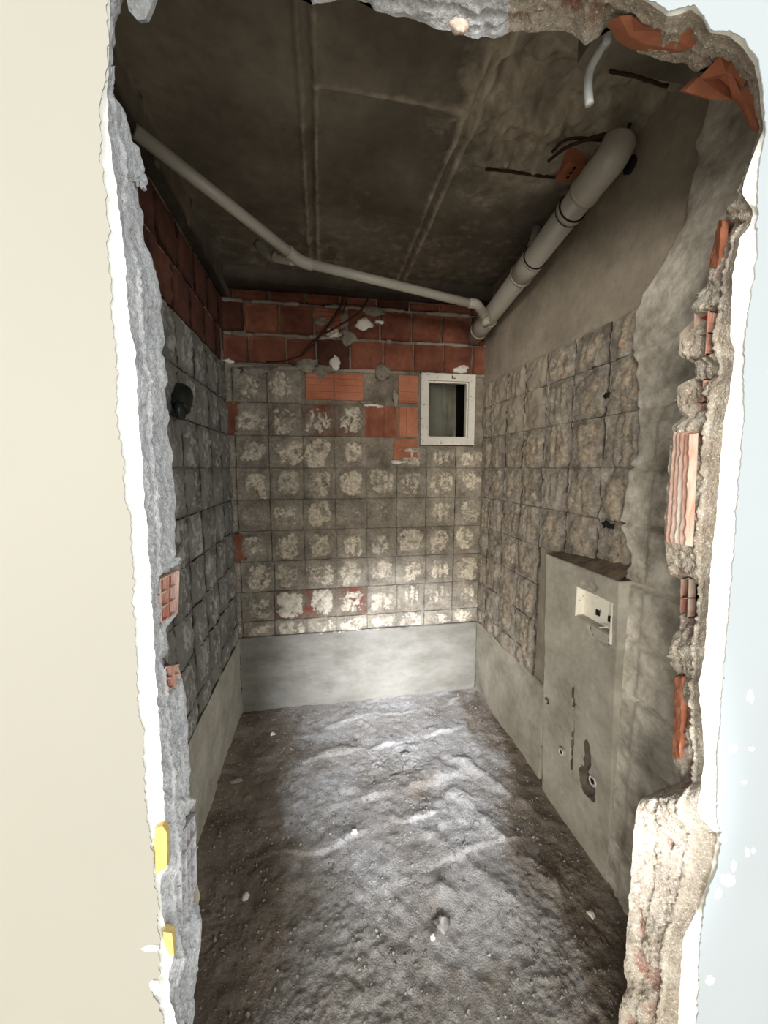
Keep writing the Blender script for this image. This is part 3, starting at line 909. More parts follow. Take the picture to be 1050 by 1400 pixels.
Rtab2 = [(1038, 178), (1020, 230), (1013, 253), (1007, 280), (993, 293), (990, 330), (978, 355), (969, 371), (965, 389), (956, 407), (944, 422), (951, 432), (931, 454), (927, 486), (949, 495),
         (949, 516), (926, 527), (926, 554), (933, 571), (920, 582), (915, 625), (908, 739), (911, 764), (914, 785), (930, 790), (930, 848), (912, 885), (912, 895), (925, 919), (923, 985),
         (920, 1037), (932, 1068), (904, 1078), (873, 1094), (866, 1141), (860, 1240), (853, 1325), (859, 1348), (848, 1372), (845, 1400)]
TOP = [  # triples along the head of the opening, left to right, in pixels
    ((150, -60), (156, -60), (180, -60)), ((240, -130), (240, -118), (250, -32)), ((330, -130), (330, -118), (330, -25)), ((420, -120), (420, -110), (420, -12)),
    ((428, -120), (428, -105), (428, 9)), ((445, -115), (445, -105), (443, 1)), ((480, -110), (480, -100), (482, -1)),
    ((505, -110), (505, -95), (505, 2)), ((512, -105), (512, -95), (512, 15)), ((545, -100), (545, -90), (540, 23)), ((570, -95), (570, -85), (567, 26)),
    ((592, -90), (592, -80), (590, 37)), ((620, -85), (620, -75), (617, 43)), ((650, -80), (650, -70), (647, 52)), ((675, -75), (675, -65), (673, 53)), ((702, -70), (702, -60), (700, 45)),
    ((735, -60), (735, -52), (733, 43)), ((775, -50), (775, -42), (773, 41)), ((802, -40), (802, -32), (800, 61)), ((820, -32), (820, -25), (817, 53)), ((832, -25), (832, -18), (828, 38)),
    ((850, -20), (850, -12), (843, 44)), ((870, -12), (868, -5), (862, 57)), ((890, 0), (888, 6), (873, 72)), ((915, 16), (912, 22), (900, 82)),
    ((930, 13), (928, 20), (922, 86)), ((947, 7), (945, 14), (933, 87)), ((963, 17), (960, 24), (946, 96)), ((972, 37), (970, 44), (955, 98)), ((1000, 42), (997, 50), (975, 92)),
    ((1020, 57), (1016, 65), (1002, 98)), ((1037, 83), (1032, 90), (1020, 120)), ((1043, 117), (1038, 122), (1030, 150)), ((1047, 173), (1043, 173), (1037, 173))]
Y0_, Y1_, Y2_ = YF, YF + 0.014, YI


def jq(px, py, yy):
    return P(px, py, 1, yy)



def lut(tab, y):
    a, b = yint(tab)
    return np.interp(y, a, b)


tri = []
for y in np.arange(1400, -57, -6.0):
    tri.append(((lut(Ltab0, y), y), (lut(Ltab1, y), y), (lut(Ltab2, y), y)))
nL = len(tri)
tri += TOP
nT = len(tri)
for y in np.arange(180, 1401, 6.0):
    tri.append(((lut(Rtab0, y), y), (lut(Rtab1, y), y), (lut(Rtab2, y), y)))
C0 = np.array([P(*t[0], 1, Y0_) for t in tri])
C1 = np.array([P(*t[1], 1, Y1_) for t in tri])
C2 = np.array([P(*t[2], 1, Y2_) for t in tri])
# carry on straight down to the floor on both sides


def ext(Cn):
    z = np.linspace(0, Cn[0][2], 12)[:-1]
    a = np.stack([np.full(11, Cn[0][0]), np.full(11, Cn[0][1]), z], -1)
    z2 = np.linspace(Cn[-1][2], 0, 12)[1:]
    b = np.stack([np.full(11, Cn[-1][0]), np.full(11, Cn[-1][1]), z2], -1)
    return np.concatenate([a, Cn, b])


C0, C1, C2 = ext(C0), ext(C1), ext(C2)
s = np.concatenate([[0], np.cumsum(np.linalg.norm(np.diff(C1, axis=0), axis=1))])
sL, sR = s[11 + nL - 3], s[11 + nT + 1]
NS = int(s[-1] / 0.0030)
ss = np.linspace(0, s[-1], NS)
rs = lambda Cn: np.stack([np.interp(ss, s, Cn[:, k]) for k in range(3)], -1)
C0, C1, C2 = rs(C0), rs(C1), rs(C2)
MID = np.array([0.33, 0, 1.45])
nrm = MID - C1
nrm[:, 1] = 0
nrm[:, 2] *= np.where(C1[:, 2] < 2.15, 0.0, 1.0)
nrm /= np.linalg.norm(nrm, axis=1)[:, None]      # towards the inside of the opening
leftside = C1[:, 0] < 0.3

# ragged edges
j0 = 0.0025 * fbm(C0, 45, 4, 301) + 0.002 * fbm(C0, 160, 2, 302)
C0 = C0 + nrm * j0[:, None]
j1 = 0.002 * fbm(C1, 70, 4, 303)
C1 = C1 + nrm * j1[:, None]
j2 = 0.003 * fbm(C2, 45, 4, 305)
C2 = C2 + nrm * j2[:, None]

NDp = 46
tt = np.linspace(0, 1, NDp)
S_, T_ = np.meshgrid(ss, tt, indexing='ij')
core = C1[:, None, :] * (1 - tt)[None, :, None] + C2[:, None, :] * tt[None, :, None]
lat = T_ * (1 - T_) * 4
Pn = core.copy()
# strata: render | brick | render, with hollows
amp = np.minimum(1.0, lat * 2.2) * np.where(leftside[:, None], 1.0, 0.35 + 0.65 * sst(T_, 0.2, 0.3))
left_w = np.where(leftside, 0.6, 1.0)[:, None]
disp = 0.004 * fbm(Pn, 18, 3, 310) + left_w * (0.0030 * fbm(Pn, 110, 3, 311) + 0.0022 * ridge(Pn, 90, 2, 312) + 0.0022 * vnoise(Pn * 210, 318))
st_ = 0.0045 * (sst(T_, 0.22, 0.27) - sst(T_, 0.30, 0.36)) - 0.004 * (sst(T_, 0.66, 0.70) - sst(T_, 0.74, 0.80))
hol = sst(fbm(Pn * np.array([1, 1.5, 1]), 9, 3, 313), 0.12, 0.5) * sst(T_, 0.30, 0.42) * (1 - sst(T_, 0.82, 0.93))
hol = hol * np.where(leftside, 0.35, 1.0)[:, None]
disp = disp + st_ - 0.018 * hol
core = core + nrm[:, None, :] * (disp * amp)[..., None]
core[..., 1] += 0.003 * fbm(Pn, 40, 2, 315) * amp
for (lf, za, zb, t0_, dp) in ((True, jq(232, 850, .69)[2], jq(232, 782, .69)[2], 0.30, 0.015), (True, jq(236, 943, .69)[2], jq(236, 910, .69)[2], 0.35, 0.015),
                              (True, jq(258, 1262, .70)[2], jq(258, 1125, .70)[2], 0.48, 0.012), (False, jq(960, 488, .70)[2], jq(960, 424, .70)[2], 0.4, 0.02),
                              (False, jq(955, 550, .70)[2], jq(955, 518, .70)[2], 0.5, 0.02), (False, jq(935, 845, .70)[2], jq(935, 790, .70)[2], 0.5, 0.02)):
    zz_ = core[..., 2]
    mm = sst(zz_, za - 0.004, za + 0.002) * (1 - sst(zz_, zb - 0.002, zb + 0.004)) * sst(T_, t0_ - 0.06, t0_) * (leftside[:, None] == lf)
    core = core - nrm[:, None, :] * (dp * mm)[..., None]
cm = np.clip(hol * 1.1 + 0.25 * sst(fbm(Pn, 5, 2, 316), 0.1, 0.6) * sst(T_, 0.3, 0.4) * (1 - sst(T_, 0.7, 0.8)), 0, 1)

wf = empty('wall_front', (0, 0, 0))
tag(wf, 'painted partition wall with a ragged opening knocked through it', kind='structure')


def ring_out(Cn, y, side):
    """flat face from an outline to the outer rectangle"""
    n = len(Cn)
    O = np.zeros((n, 3)); O[:, 1] = y
    il, ir = int(np.argmax(ss > sL)), int(np.argmax(ss > sR))
    O[:il, 0] = -3; O[:il, 2] = Cn[:il, 2]
    O[ir:, 0] = 3; O[ir:, 2] = Cn[ir:, 2]
    f = np.linspace(0, 1, ir - il)
    O[il:ir, 0] = np.interp(f, [0, .25, .75, 1], [-3, -3, 3, 3])
    O[il:ir, 2] = np.interp(f, [0, .25, .75, 1], [Cn[il - 1, 2], 3.1, 3.1, Cn[ir, 2]])
    return O


from mathutils.geometry import tessellate_polygon
isl = C1[:, 0] < 0.30
kk = int(np.argmax(~isl))
for nm, sl, mt, lab, far in (('painted_face', slice(0, kk + 1), M['paint_l'], 'painted face left of the opening, cream toned', [(C0[kk, 0], 3.1), (-3, 3.1), (-3, 0)]),
                             ('painted_face', slice(kk, NS), M['paint_r'], 'painted face right of the opening, pale blue toned', [(3, 0), (3, 3.1), (C0[kk, 0], 3.1)])):
    a = C0[sl]
    n_ = len(a)
    far3 = np.array([(x, YF, z) for x, z in far])
    if far[0][1] == 0: far3 = far3
    poly = np.concatenate([a, far3]); poly[:, 1] = YF
    tr = tessellate_polygon([[Vector((p_[0], p_[2], 0)) for p_ in poly]])
    tr = [t for t in tr]
    a_in = a.copy(); a_in[:, 1] += 0.0015
    V = np.concatenate([poly, a_in])
    m_ = len(poly)
    k = np.arange(n_ - 1)
    Q = np.stack([m_ + k, k, k + 1, m_ + k + 1], -1)
    o_ = mesh_np(nm, V, Q, mt, wf, smooth=False, T=tr)
    o_['label'] = lab

# white gypsum band between paint edge and masonry
nb = 10
tb = np.linspace(0, 1, nb)
C0b = C0.copy(); C0b[:, 1] += 0.0015
C0o = C0b - nrm * 0.008
for nm, sl in (('plaster_edge', slice(0, kk + 1)), ('plaster_edge', slice(kk, NS))):
    a, b = C0o[sl], C1[sl]
    G = a[:, None] * (1 - tb)[None, :, None] + b[:, None] * tb[None, :, None]
    G[..., 1] += (0.0022 * fbm(G, 40, 3, 320)) * (tb * (1 - tb) * 4)[None, :]
    mesh_np(nm, G, gridq(len(a), nb), M['white_edge'], wf)
for sl, mt in ((slice(0, kk + 1), M['core_l']), (slice(kk, NS), M['mix_core'])):
    mesh_np('masonry_core', core[sl], gridq(core[sl].shape[0], NDp), mt, wf, mask=cm[sl])
O2 = ring_out(C2, YI, 1)
V = np.concatenate([C2, O2]); n_ = len(C2); k = np.arange(n_ - 1)
mesh_np('room_face', V, np.stack([k, k + 1, n_ + k + 1, n_ + k], -1), M['conc'], wf, smooth=False)


# ---- bricks and loose pieces held in the broken edge
def comb(pts4, n, m, into, depth=0.016, wall_t=0.0028, lift=0.002, webmat='brick_pink', backmat='brick_red_in'):
    """an open hollow brick end: webs around cells, red inside. pts4: four corners (a,b,c,d) around"""
    a, b, c_, d = [np.asarray(p_, float) for p_ in pts4]
    into = np.asarray(into, float)
    br = empty('hollow_brick')
    br.parent = wf
    f = lambda u, v: (a * (1 - u) * (1 - v) + b * u * (1 - v) + c_ * u * v + d * (1 - u) * v) - into * lift
    mw = MB()
    lu, lv = np.linalg.norm(b - a), np.linalg.norm(d - a)

    def slab(u0, u1, v0, v1, top, bot):
        c8 = [f(u0, v0) + into * bot, f(u1, v0) + into * bot, f(u1, v1) + into * bot, f(u0, v1) + into * bot,
              f(u0, v0) + into * top, f(u1, v0) + into * top, f(u1, v1) + into * top, f(u0, v1) + into * top]
        return c8
    eu, ev = wall_t / lu, wall_t / lv
    for i in range(n + 1):
        u = i / n * (1 - eu)
        j_ = random.uniform(-0.002, 0.004)
        mw.hexa(slab(u, u + eu, 0, 1, j_, depth))
    for i in range(m + 1):
        v = i / m * (1 - ev)
        j_ = random.uniform(-0.002, 0.004)
        mw.hexa(slab(0, 1, v, v + ev, j_, depth))
    mw.build('web', M[webmat], br)
    MB().hexa(slab(0, 1, 0, 1, depth * 0.75, depth)).build('core', M[backmat], br)
    return br


# left jamb
comb([jq(219, 792, .665), jq(243, 780, YI), jq(241, 838, YI), jq(221, 853, .665)], 2, 3, (-1, 0, 0))
comb([jq(225, 912, .66), jq(244, 908, YI), jq(250, 932, YI), jq(227, 948, .66)], 2, 2, (-1, 0, 0))
comb([jq(246, 1140, .675), jq(267, 1110, YI), jq(270, 1205, YI), jq(248, 1280, .675)], 3, 4, (-1, 0, 0), webmat='core_l')
# right jamb


def ribbed(p4, nr, mt, into, lift=0.006, nu=40, nv=60, amp_=0.004, name='brick'):
    a, b, c_, d = [np.asarray(p_, float) for p_ in p4]
    into = np.asarray(into, float)
    U_, V_ = np.meshgrid(np.linspace(0, 1, nu), np.linspace(0, 1, nv), indexing='ij')
    G = (a * ((1 - U_) * (1 - V_))[..., None] + b * (U_ * (1 - V_))[..., None] + c_ * (U_ * V_)[..., None] + d * ((1 - U_) * V_)[..., None])
    e = np.minimum(np.minimum(U_, 1 - U_), np.minimum(V_, 1 - V_))
    h = lift + amp_ * np.sign(np.sin(U_ * nr * 2 * math.pi)) * np.abs(np.sin(U_ * nr * 2 * math.pi)) ** 0.5 + 0.0025 * fbm(G, 60, 3, 330)
    h = np.where(e <= 0, -0.012, h)
    G = G - into * h[..., None]
    return mesh_np(name, G, gridq(nu, nv), M[mt], wf)


ribbed([jq(948, 592, .665), jq(921, 588, YI - .004), jq(909, 742, YI - .004), jq(941, 748, .665)], 5, 'brick_pink', (1, 0, 0), lift=0.004, nu=60, amp_=0.003)
ribbed([jq(936, 924, .700), jq(925, 922, YI - .004), jq(921, 1036, YI - .004), jq(931, 1040, .700)], 0.4, 'brick_bright', (1, 0, 0), lift=0.004, amp_=0.001)
ribbed([jq(990, 300, .700), jq(986, 300, YI - .003), jq(970, 368, YI - .003), jq(984, 368, .700)], 0.4, 'brick_bright', (1, 0, 0), lift=0.004, amp_=0.001)
comb([jq(970, 425, .68), jq(948, 424, YI), jq(949, 490, YI), jq(966, 485, .68)], 1, 2, (1, 0, 0), depth=0.03)
comb([jq(962, 518, .69), jq(949, 518, YI), jq(948, 550, YI), jq(960, 550, .69)], 1, 1, (1, 0, 0), depth=0.03)
comb([jq(942, 790, .70), jq(931, 792, YI), jq(930, 845, YI), jq(940, 845, .70)], 1, 2, (1, 0, 0), depth=0.03)
for (x, y, yy, sx, sy, sz) in ((938, 475, YI, .012, .012, .022), (935, 541, YI, .013, .012, .020), (962, 402, YI, .010, .014, .008), (948, 452, YI, .014, .012, .004),
                               (925, 905, YI, .013, .012, .009), (905, 1110, .72, .034, .022, .030), (920, 778, YI - .004, .010, .01, .014), (1018, 285, .66, .018, .02, .022),
                               (943, 830, YI, .006, .01, .006), (928, 895, .72, .02, .016, .006)):
    lump('mortar_lump', jq(x, y, yy), (sx, sy, sz), M['mix_core'], wf, seed=x + y, rough=0.6, seg=22, rg=14)
for (x, y, yy, sx, sy, sz) in ((248, 1110, YI - .01, .008, .012, .018), (190, 240, YI - .012, .010, .01, .018), (236, 768, YI - .01, .012, .012, .008), (236, 1248, .69, .012, .02, .03)):
    lump('mortar_lump', jq(x, y, yy), (sx, sy, sz), M['core_l'], wf, seed=x + y, rough=0.6, seg=22, rg=14)


def plate(name, pts, mt, parent, back=0.012, smooth=False):
    """a solid slab from an ordered polygon of 3D points, thickened along back vector"""
    pts = np.asarray(pts, float)
    back = np.asarray(back, float)
    n = len(pts)
    V = np.concatenate([pts, pts + back, [pts.mean(0)], [pts.mean(0) + back]])
    T = [(k, (k + 1) % n, 2 * n) for k in range(n)] + [(n + (k + 1) % n, n + k, 2 * n + 1) for k in range(n)]
    Q = [(k, n + k, n + (k + 1) % n, (k + 1) % n) for k in range(n)]
    return MB().add(V, Q, T).build(name, mt, parent)


# terracotta shards in the head of the opening
plate('brick', [jq(846, 22, .665), jq(862, 20, .66), jq(880, 36, .66), jq(912, 38, .66), jq(936, 32, .66), jq(958, 48, .67), jq(946, 66, .69), jq(930, 69, .70), jq(880, 60, .70), jq(860, 48, .69)],
      M['brick_bright'], wf, (0.0, 0.03, 0.02))
plate('brick', [jq(985, 76, .70), jq(1006, 72, .70), jq(1024, 104, .70), jq(1008, 128, .72), jq(984, 108, .73), jq(952, 110, .74)], M['brick_bright'], wf, (0.012, 0.012, 0.012))
plate('brick', [jq(955, 105, .735), jq(990, 106, .735), jq(1010, 128, .73), jq(1002, 137, .73), jq(978, 137, .74), jq(936, 125, .745)], M['brick_bright'], wf, (0.0, 0.012, 0.010))
plate('brick', [jq(988, 84, .715), jq(1002, 102, .71), jq(1012, 126, .71), jq(1026, 112, .70), (jq(1042, 160, .70)), jq(1036, 173, .705), jq(1026, 171, .715), jq(1012, 140, .72), jq(1000, 126, .72)], M['brick_bright'], wf, (0.014, 0.01, 0.0))
lump('brick', jq(628, 36, .70), (.016, .01, .008), M['brick_pink'], wf, seed=3)
# hanging plaster shard, top left
hs = plate('plaster_shard', [jq(172, -8, .70), jq(212, -8, .71), jq(206, 10, .715), jq(199, 26, .72), jq(188, 28, .72), jq(176, 14, .71)], M['core_l'], wf, (0, 0.014, 0.01))
hs['label'] = 'grey plaster shard hanging at the top left'
# yellow foam in the left edge
for pts in ([(212, 1132), (222, 1129), (228, 1138), (229, 1160), (228, 1186), (220, 1192), (213, 1194), (211, 1160)],
            [(223, 1274), (235, 1276), (237, 1292), (238, 1308), (231, 1304), (225, 1292)]):
    fo = plate('insulation_foam', [jq(x, y, YF + .003) + np.array([0, 0.0, 0]) for x, y in pts], M['foam'], wf, (0, 0.012, 0))
    fo['label'] = 'yellow foam showing in the broken edge'
# paint flakes knocked off the wall face
sdk = 0
for (x, y, a, b) in ((1026, 952, 6, 11), (1002, 1023, 7, 7), (1028, 1024, 5, 4), (1017, 1070, 5, 3), (1022, 1165, 4, 8), (1003, 1184, 4, 9), (995, 1203, 13, 12), (982, 1222, 7, 9), (971, 1341, 7, 8),
                     (206, 1297, 13, 5), (213, 1349, 9, 12), (1030, 1163, 3, 5), (988, 1147, 7, 7)):
    sdk += 1
    r_ = random.Random(sdk)
    an = np.linspace(0, 2 * math.pi, 14, endpoint=False)
    pts = [jq(x + a * math.cos(t) * r_.uniform(.6, 1.1), y + b * math.sin(t) * r_.uniform(.6, 1.1), YF - 0.0012) for t in an]
    plate('bare_patch', pts, M['white_edge'], wf, (0, 0.001, 0))

# ================================================================== WINDOW
win = empty('window_1', ((WH[0] + WH[1]) / 2, YB, (WH[2] + WH[3]) / 2))
tag(win, 'small white framed window high in the far wall', kind='structure')
hw, hh = (WH[1] - WH[0]) / 2 - 0.006, (WH[3] - WH[2]) / 2 - 0.006
fw = 0.045


def frame(mb, hw, hh, fw, y0, y1):
    mb.box((-hw, y0, -hh), (-hw + fw, y1, hh)).box((hw - fw, y0, -hh), (hw, y1, hh))
    mb.box((-hw + fw, y0, hh - fw), (hw - fw, y1, hh)).box((-hw + fw, y0, -hh), (hw - fw, y1, -hh + fw))
    return mb


frame(MB(), hw, hh, fw, -0.022, 0.05).build('window_frame', M['white_paint'], win)
frame(MB(), hw - fw - 0.001, hh - fw - 0.001, 0.010, -0.008, 0.03).build('sash', M['white_paint'], win)
MB().box((-hw + fw + 0.01, 0.014, -hh + fw + 0.01), (hw - fw - 0.01, 0.017, hh - fw - 0.01)).build('pane', M['glass'], win)
mbk = MB().box((0.02, -0.025, hh - 0.03), (0.028, -0.021, hh - 0.012)).box((0.03, -0.025, hh - 0.030), (0.045, -0.021, hh - 0.025))
mbk.build('latch', M['rust'], win)
# shaft behind the window, coloured near-black as an unlit void
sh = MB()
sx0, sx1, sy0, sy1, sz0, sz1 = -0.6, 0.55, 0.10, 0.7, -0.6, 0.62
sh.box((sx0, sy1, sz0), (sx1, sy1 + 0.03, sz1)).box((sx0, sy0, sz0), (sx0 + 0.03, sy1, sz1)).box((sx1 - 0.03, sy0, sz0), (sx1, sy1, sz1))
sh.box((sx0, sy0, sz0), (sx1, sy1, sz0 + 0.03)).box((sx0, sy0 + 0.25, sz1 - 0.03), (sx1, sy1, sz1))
sh.build('dark_shaft', M['dark'], win)
vg = MB()
for (z0, z1) in ((-0.27, 0.27),):
    pass


def curtain(name, x0, x1, yc, folds, amp_, mt, lab):
    n = 60
    u = np.linspace(0, 1, n)
    x = x0 + (x1 - x0) * u
    zz = np.linspace(1.60, 2.30, 12)
    Xg, Zg = np.meshgrid(x, zz, indexing='ij')
    ph_ = (Xg - x0) / (x1 - x0) * folds * 2 * math.pi + 0.8 * (Zg - 1.9)
    Yg = yc + amp_ * np.sin(ph_) + 0.3 * amp_ * np.sin(2.3 * ph_)
    V = np.stack([Xg + 0.02 * (2.3 - Zg) * np.sin(ph_ * 0.5), Yg, Zg], -1)
    o_ = mesh_np(name, np.concatenate([V.reshape(-1, 3), (V + np.array([0, 0.002, 0])).reshape(-1, 3)]),
                 np.concatenate([gridq(n, 12), gridq(n, 12, n * 12)[:, ::-1]]), mt)
    return tag(o_, lab, 'curtain')


curtain('curtain', 0.66, 0.83, YB + 0.11, 0.7, 0.006, M['curtain'], 'flat grey-green curtain panel behind the left of the small window')
curtain('curtain', 0.852, 0.95, YB + 0.16, 2.5, 0.014, M['curtain2'], 'folded pale grey curtain behind the middle of the small window')

# ================================================================== PIPES
pA = P(655, 452, 0, 1.0); pA = P(664, 440, 0, 0.995)
pB = P(800, 262, 0, 0.965)
dirv = (pB - pA) / np.linalg.norm(pB - pA)
p_end = P(824, 232, 0, 0.965)
soil = empty('soil_pipe', pA)
tag(soil, 'thick grey plastic soil pipe sloping along the top of the right wall', 'pipe')
RP = 0.050
rel = lambda q: np.asarray(q) - pA
L_ = np.linalg.norm(pB - pA)


def along(t):
    return rel(pA + dirv * t)


MB().tube([along(-0.20), along(0.0), along(L_)], RP, 28).build('pipe', M['pvc'], soil, True)
el = spline([along(L_), along(L_ + 0.06), along(L_ + 0.11) + np.array([0.012, 0, 0.012]), along(L_ + 0.14) + np.array([0.035, 0.02, 0.055])], 6)
MB().tube(el, RP * 1.08, 28).build('elbow', M['pvc'], soil, True)


def tpix(px, py):
    """parameter on the pipe axis nearest to a pixel"""
    best = min(np.linspace(-0.1, L_ + 0.1, 300), key=lambda t: np.hypot(*(proj(pA + dirv * t) - np.array([px, py]))))
    return best


def proj(wp):
    v = np.asarray(wp) - _C
    return np.array([CX + FPX * v @ _R / (v @ _F), CY - FPX * v @ _U / (v @ _F)])


def ring(t, r, mt, wdt=0.006, nm='coupling_lip'):
    MB().tube([along(t - wdt), along(t - wdt * 0.9), along(t + wdt * 0.9), along(t + wdt)], [r * 0.9, r, r, r * 0.9], 28).build(nm, M[mt], soil, True)


def coupling(x0, y0, x1, y1):
    t0, t1 = sorted((tpix(x0, y0), tpix(x1, y1)))
    MB().tube([along(t0), along(t0 + .002), along(t1 - .002), along(t1)], [RP, RP * 1.10, RP * 1.10, RP], 28).build('coupling', M['pvc'], soil, True)
    ring(t0, RP * 1.15, 'pvc_ring', 0.004)
    return t0, t1


t0, t1 = coupling(655, 452, 668, 435)
ring(t1, RP * 1.15, 'pvc_ring', 0.004)
t2, t3 = coupling(725, 385, 742, 362)
ring(t3, RP * 1.15, 'pvc', 0.004)
ring(t3 + 0.006, RP * 1.12, 'rubber', 0.0015, 'seal')
ring(L_, RP * 1.13, 'pvc', 0.008)
tq = tpix(790, 295)
ring(tq, RP * 1.12, 'pvc', 0.010)
ring(tq + 0.012, RP * 1.13, 'rubber', 0.0015, 'seal')
ring(tq - 0.012, RP * 1.13, 'rubber', 0.0015, 'seal')
# vertical branch rising to the slab
br0 = rel(pA + dirv * tpix(724, 372))
bt = P(736, 288, 1, (pA + dirv * tpix(724, 372))[1] - 0.02)
bt[2] = min(bt[2], ZC - 0.02)
MB().tube([br0, br0 * 0.4 + rel(bt) * 0.6, rel(bt)], 0.021, 20).build('branch', M['pvc'], soil, True)
mbb = br0 * 0.45 + rel(bt) * 0.55
MB().tube([mbb, mbb + (rel(bt) - br0) * 0.08], 0.0235, 20).build('branch_lip', M['pvc'], soil, True)

# thin waste pipe
w0 = P(183, 178, 2, 2.60); w1 = P(412, 358, 2, 2.52); w2 = P(648, 416, 2, 2.46)
wj = P(662, 432, 2, 2.45)
waste = empty('waste_pipe', w1)
tag(waste, 'thin grey plastic waste pipe running under the ceiling to the far corner', 'pipe')
rw = lambda q: np.asarray(q) - w1
MB().tube([rw(w0), rw(w0 * .5 + w1 * .5), rw(w1)], 0.022, 20).build('pipe', M['pvc'], waste, True)
MB().tube([rw(w1), rw(w1 * .5 + w2 * .5), rw(w2)], 0.021, 20).build('pipe', M['pvc_ring'], waste, True)
d1 = (w1 - w0) / np.linalg.norm(w1 - w0); d2 = (w2 - w1) / np.linalg.norm(w2 - w1)
MB().tube(spline([rw(w1 - d1 * .07), rw(w1 - d1 * .02), rw(w1 + d2 * .02), rw(w1 + d2 * .05)], 5), 0.0255, 20).build('elbow', M['pvc'], waste, True)
MB().tube([rw(w1 - d1 * .078), rw(w1 - d1 * .070)], 0.027, 20).build('coupling_lip', M['pvc'], waste, True)
MB().tube(spline([rw(w2 - d2 * .03), rw(w2 + d2 * .02), rw(wj - np.array([0, 0, 0.0])), rw(wj + np.array([0.01, -0.01, -0.05]))], 5), 0.024, 20).build('elbow', M['pvc'], waste, True)
b0, b1, b2 = P(402, 356, 2, 2.52), P(372, 350, 2, 2.56), P(352, 334, 2, 2.64)
MB().tube(spline([rw(b0), rw(b1), rw(b2)], 6), 0.021, 20).build('branch', M['pvc'], waste, True)
MB().tube([rw(b1 * .9 + b0 * .1), rw(b1 * .7 + b0 * .3)], 0.0235, 20).build('branch_lip', M['pvc'], waste, True)

# conduit stub hanging from the ceiling
cpts = [P(832, 42, 2, 2.70), P(822, 66, 2, 2.64), P(808, 94, 2, 2.585), P(804, 118, 2, 2.54), P(806, 145, 2, 2.49)]
cyref = 0.80
cpts = [np.array([P(832, 40, 1, .8)[0] + 0.004, .8, ZC + 0.01])] + [P(x, y, 1, yy) for x, y, yy in ((832, 40, .80), (824, 62, .81), (808, 92, .82), (804, 116, .82), (806, 143, .82))]
cd = MB().tube(spline(cpts, 6), 0.0085, 14).build('conduit', M['conduit'], None, True)
tag(cd, 'bent pale grey conduit stub hanging from the ceiling near the opening', 'conduit')

# ================================================================== REBARS
def bar(pts, r, lab, name='rebar', grp=None):
    o_ = MB().tube(spline(pts, 6), r, 8, True, 0.0015, int(pts[0][0] * 100)).build(name, M['rust'], None, True)
    return tag(o_, lab, 'rebar', grp)


zc_ = ZC - 0.006
bar([P(664, 231, 2, zc_), P(700, 235, 2, zc_ - .004), P(735, 240, 2, zc_), P(768, 244, 2, zc_ + .01)], 0.005, 'straight rusty bar across the ceiling left of the broken patch')
bar([P(833, 97, 2, 2.60), P(870, 105, 2, 2.60), P(912, 118, 2, 2.60)], 0.0042, 'short black bar beside the hanging conduit')
bar([P(750, 220, 2, zc_), P(772, 203, 2, zc_ - .01), P(800, 192, 2, zc_ - .01), P(850, 178, 2, zc_)], 0.006, 'rusty bar crossing the ceiling hole from its left rim')
bar([P(755, 207, 2, zc_+.01), P(778, 190, 2, zc_ + .008), P(830, 192, 2, zc_ + .008), P(868, 196, 2, zc_+.008)], 0.005, 'rusty bar running level above the soil pipe elbow')
bar([P(862, 168, 2, zc_), P(850, 190, 2, zc_ - .02), P(832, 212, 2, zc_ - .03)], 0.006, 'bent rusty bar end over the pipe elbow')
bar([P(816, 214, 2, zc_ - .02), P(828, 192, 2, zc_ - .02), P(842, 178, 2, zc_)], 0.005, 'thin rusty bar rising left of the elbow')
yb = YB - 0.07
bar([P(470, 404, 1, YB - .12), P(462, 425, 1, YB - .09), P(440, 455, 1, YB - .05), P(412, 486, 1, YB - .03)], 0.0075, 'long bent bar down the far bricks, leftmost of the three')
bar([P(503, 409, 1, YB - .17), P(490, 428, 1, YB - .15), P(462, 446, 1, YB - .12), P(444, 456, 1, YB - .09)], 0.006, 'bent bar reaching up to the right on the far bricks')
bar([P(476, 402, 1, YB - .09), P(472, 418, 1, YB - .05), P(468, 428, 1, YB - .03)], 0.004, 'short thin bar beside the long bent bar at the far wall top')
bar([P(412, 486, 1, YB - .03), P(390, 493, 1, YB - .02), P(365, 495, 1, YB - .02)], 0.004, 'thin curved wire lying along the far bricks')
# terracotta filler block exposed in the ceiling hole
hb = P(778, 232, 2, ZC + 0.0)
hbk = empty('filler_brick', hb); hbk.parent = ceiling
mb = MB().hexa([np.array(v) for v in ((-.035, -.045, -.012), (.035, -.045, -.012), (.04, .045, -.012), (-.03, .045, -.012), (-.035, -.045, .05), (.035, -.045, .05), (.04, .045, .05), (-.03, .045, .05))])
mb.build('brick', M['brick_bright'], hbk)
for k in range(3):
    lump('hole_shade_spot', (0.004 + 0.002 * k, -0.025 + 0.022 * k, -0.0125), (.006, .007, .002), M['dark'], hbk, seed=k)  # flat dark spots in place of shaded cell openings

# black fitting on the left wall
q = P(244, 545, 0, XL + 0.03)
bf = empty('black_pipe_fitting', q)
tag(bf, 'dark drain elbow stuck in the left wall', 'pipe fitting')
MB().tube(spline([(-0.03, 0.05, 0.03), (0.0, 0.035, 0.025), (0.01, 0.0, 0.0), (0.005, -0.02, -0.04)], 6), 0.040, 20).build('elbow', M['blackgreen'], bf, True)
MB().tube([(0.01, -0.045, -0.05), (0.03, -0.045, -0.052)], 0.034, 20).build('cap', M['blackgreen'], bf, True)
MB().box((0.035, -0.0, -0.025), (0.046, 0.03, 0.005)).build('tab', M['cell_l'], bf)

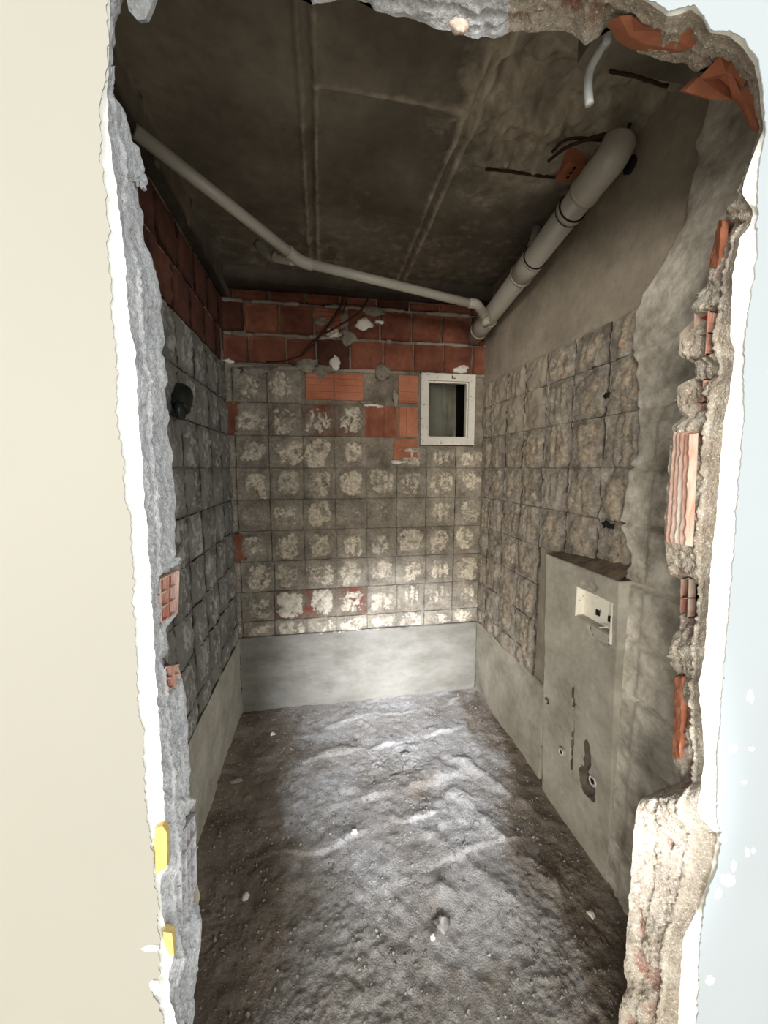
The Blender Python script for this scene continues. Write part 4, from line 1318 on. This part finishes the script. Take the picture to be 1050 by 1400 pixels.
# ================================================================== RUBBLE
CH = [P(x, y, 2, 0.0) for x, y in ((592, 1280), (604, 1262), (373, 1002), (322, 1068), (335, 1225), (555, 1030), (484, 1140), (808, 1250))]
rng = np.random.RandomState(5)
mbR = MB()
for k in range(7000):
    x = rng.uniform(XL + 0.04, XR - 0.06); y = rng.uniform(0.8, YB - 0.06)
    w_ = 0.35 + 0.65 * (abs(math.sin(x * 7 + y * 3)) ** 2)
    if rng.rand() > w_ or min(math.hypot(x - c_[0], y - c_[1]) for c_ in CH) < 0.05: continue
    s_ = 0.0022 + 0.006 * rng.rand() ** 4
    z = float(floorh(np.array([x]), np.array([y]))[0])
    V = np.array([(1, 0, 0), (-1, 0, 0), (0, 1, 0), (0, -1, 0), (0, 0, 1), (0, 0, -1)], float) * rng.uniform(0.5, 1.2, (6, 1)) * s_
    V = V + rng.uniform(-.3, .3, (6, 3)) * s_
    T = [(0, 2, 4), (2, 1, 4), (1, 3, 4), (3, 0, 4), (2, 0, 5), (1, 2, 5), (3, 1, 5), (0, 3, 5)]
    mbR.add(V + np.array([x, y, z + s_ * 0.3]), None, T)
tag(mbR.build('rubble', M['stone']), 'small stones and grit scattered over the dusty floor', 'rubble', kind='stuff')


def chunk(px, py, size, mt, lab, seed):
    q = P(px, py, 2, 0.0)
    z = float(floorh(np.array([q[0]]), np.array([q[1]]))[0])
    o_ = lump('rubble_chunk', (0, 0, 0), size, M[mt], None, seed, 16, 10, 0.5)
    o_.location = (q[0], q[1], z + size[2] * 0.45)
    return tag(o_, lab, 'rubble')


chunk(592, 1280, (.008, .008, .010), 'lime', 'small white plaster chip on the floor in front of the domed lump', 3)
chunk(604, 1262, (.026, .024, .018), 'stone', 'grey domed mortar lump on the floor, largest loose lump', 8)
chunk(373, 1002, (.014, .012, .010), 'lime', 'pale pebble on the floor near the far left corner', 13)
chunk(322, 1068, (.030, .014, .010), 'stone', 'flat pale shard at the foot of the left wall', 16)
chunk(335, 1225, (.014, .012, .010), 'lime', 'pale pebble on the shaded left part of the floor', 19)
chunk(555, 1030, (.028, .014, .010), 'stone', 'long dirt clod on the far transverse ridge', 23)
chunk(484, 1140, (.014, .012, .010), 'lime', 'white pebble just below the middle dirt ridge', 29)
chunk(808, 1250, (.012, .012, .010), 'lime', 'pale pebble near the foot of the right wall', 31)
print('tris', sum(len(o.data.polygons) for o in bpy.data.objects if o.type == 'MESH'))
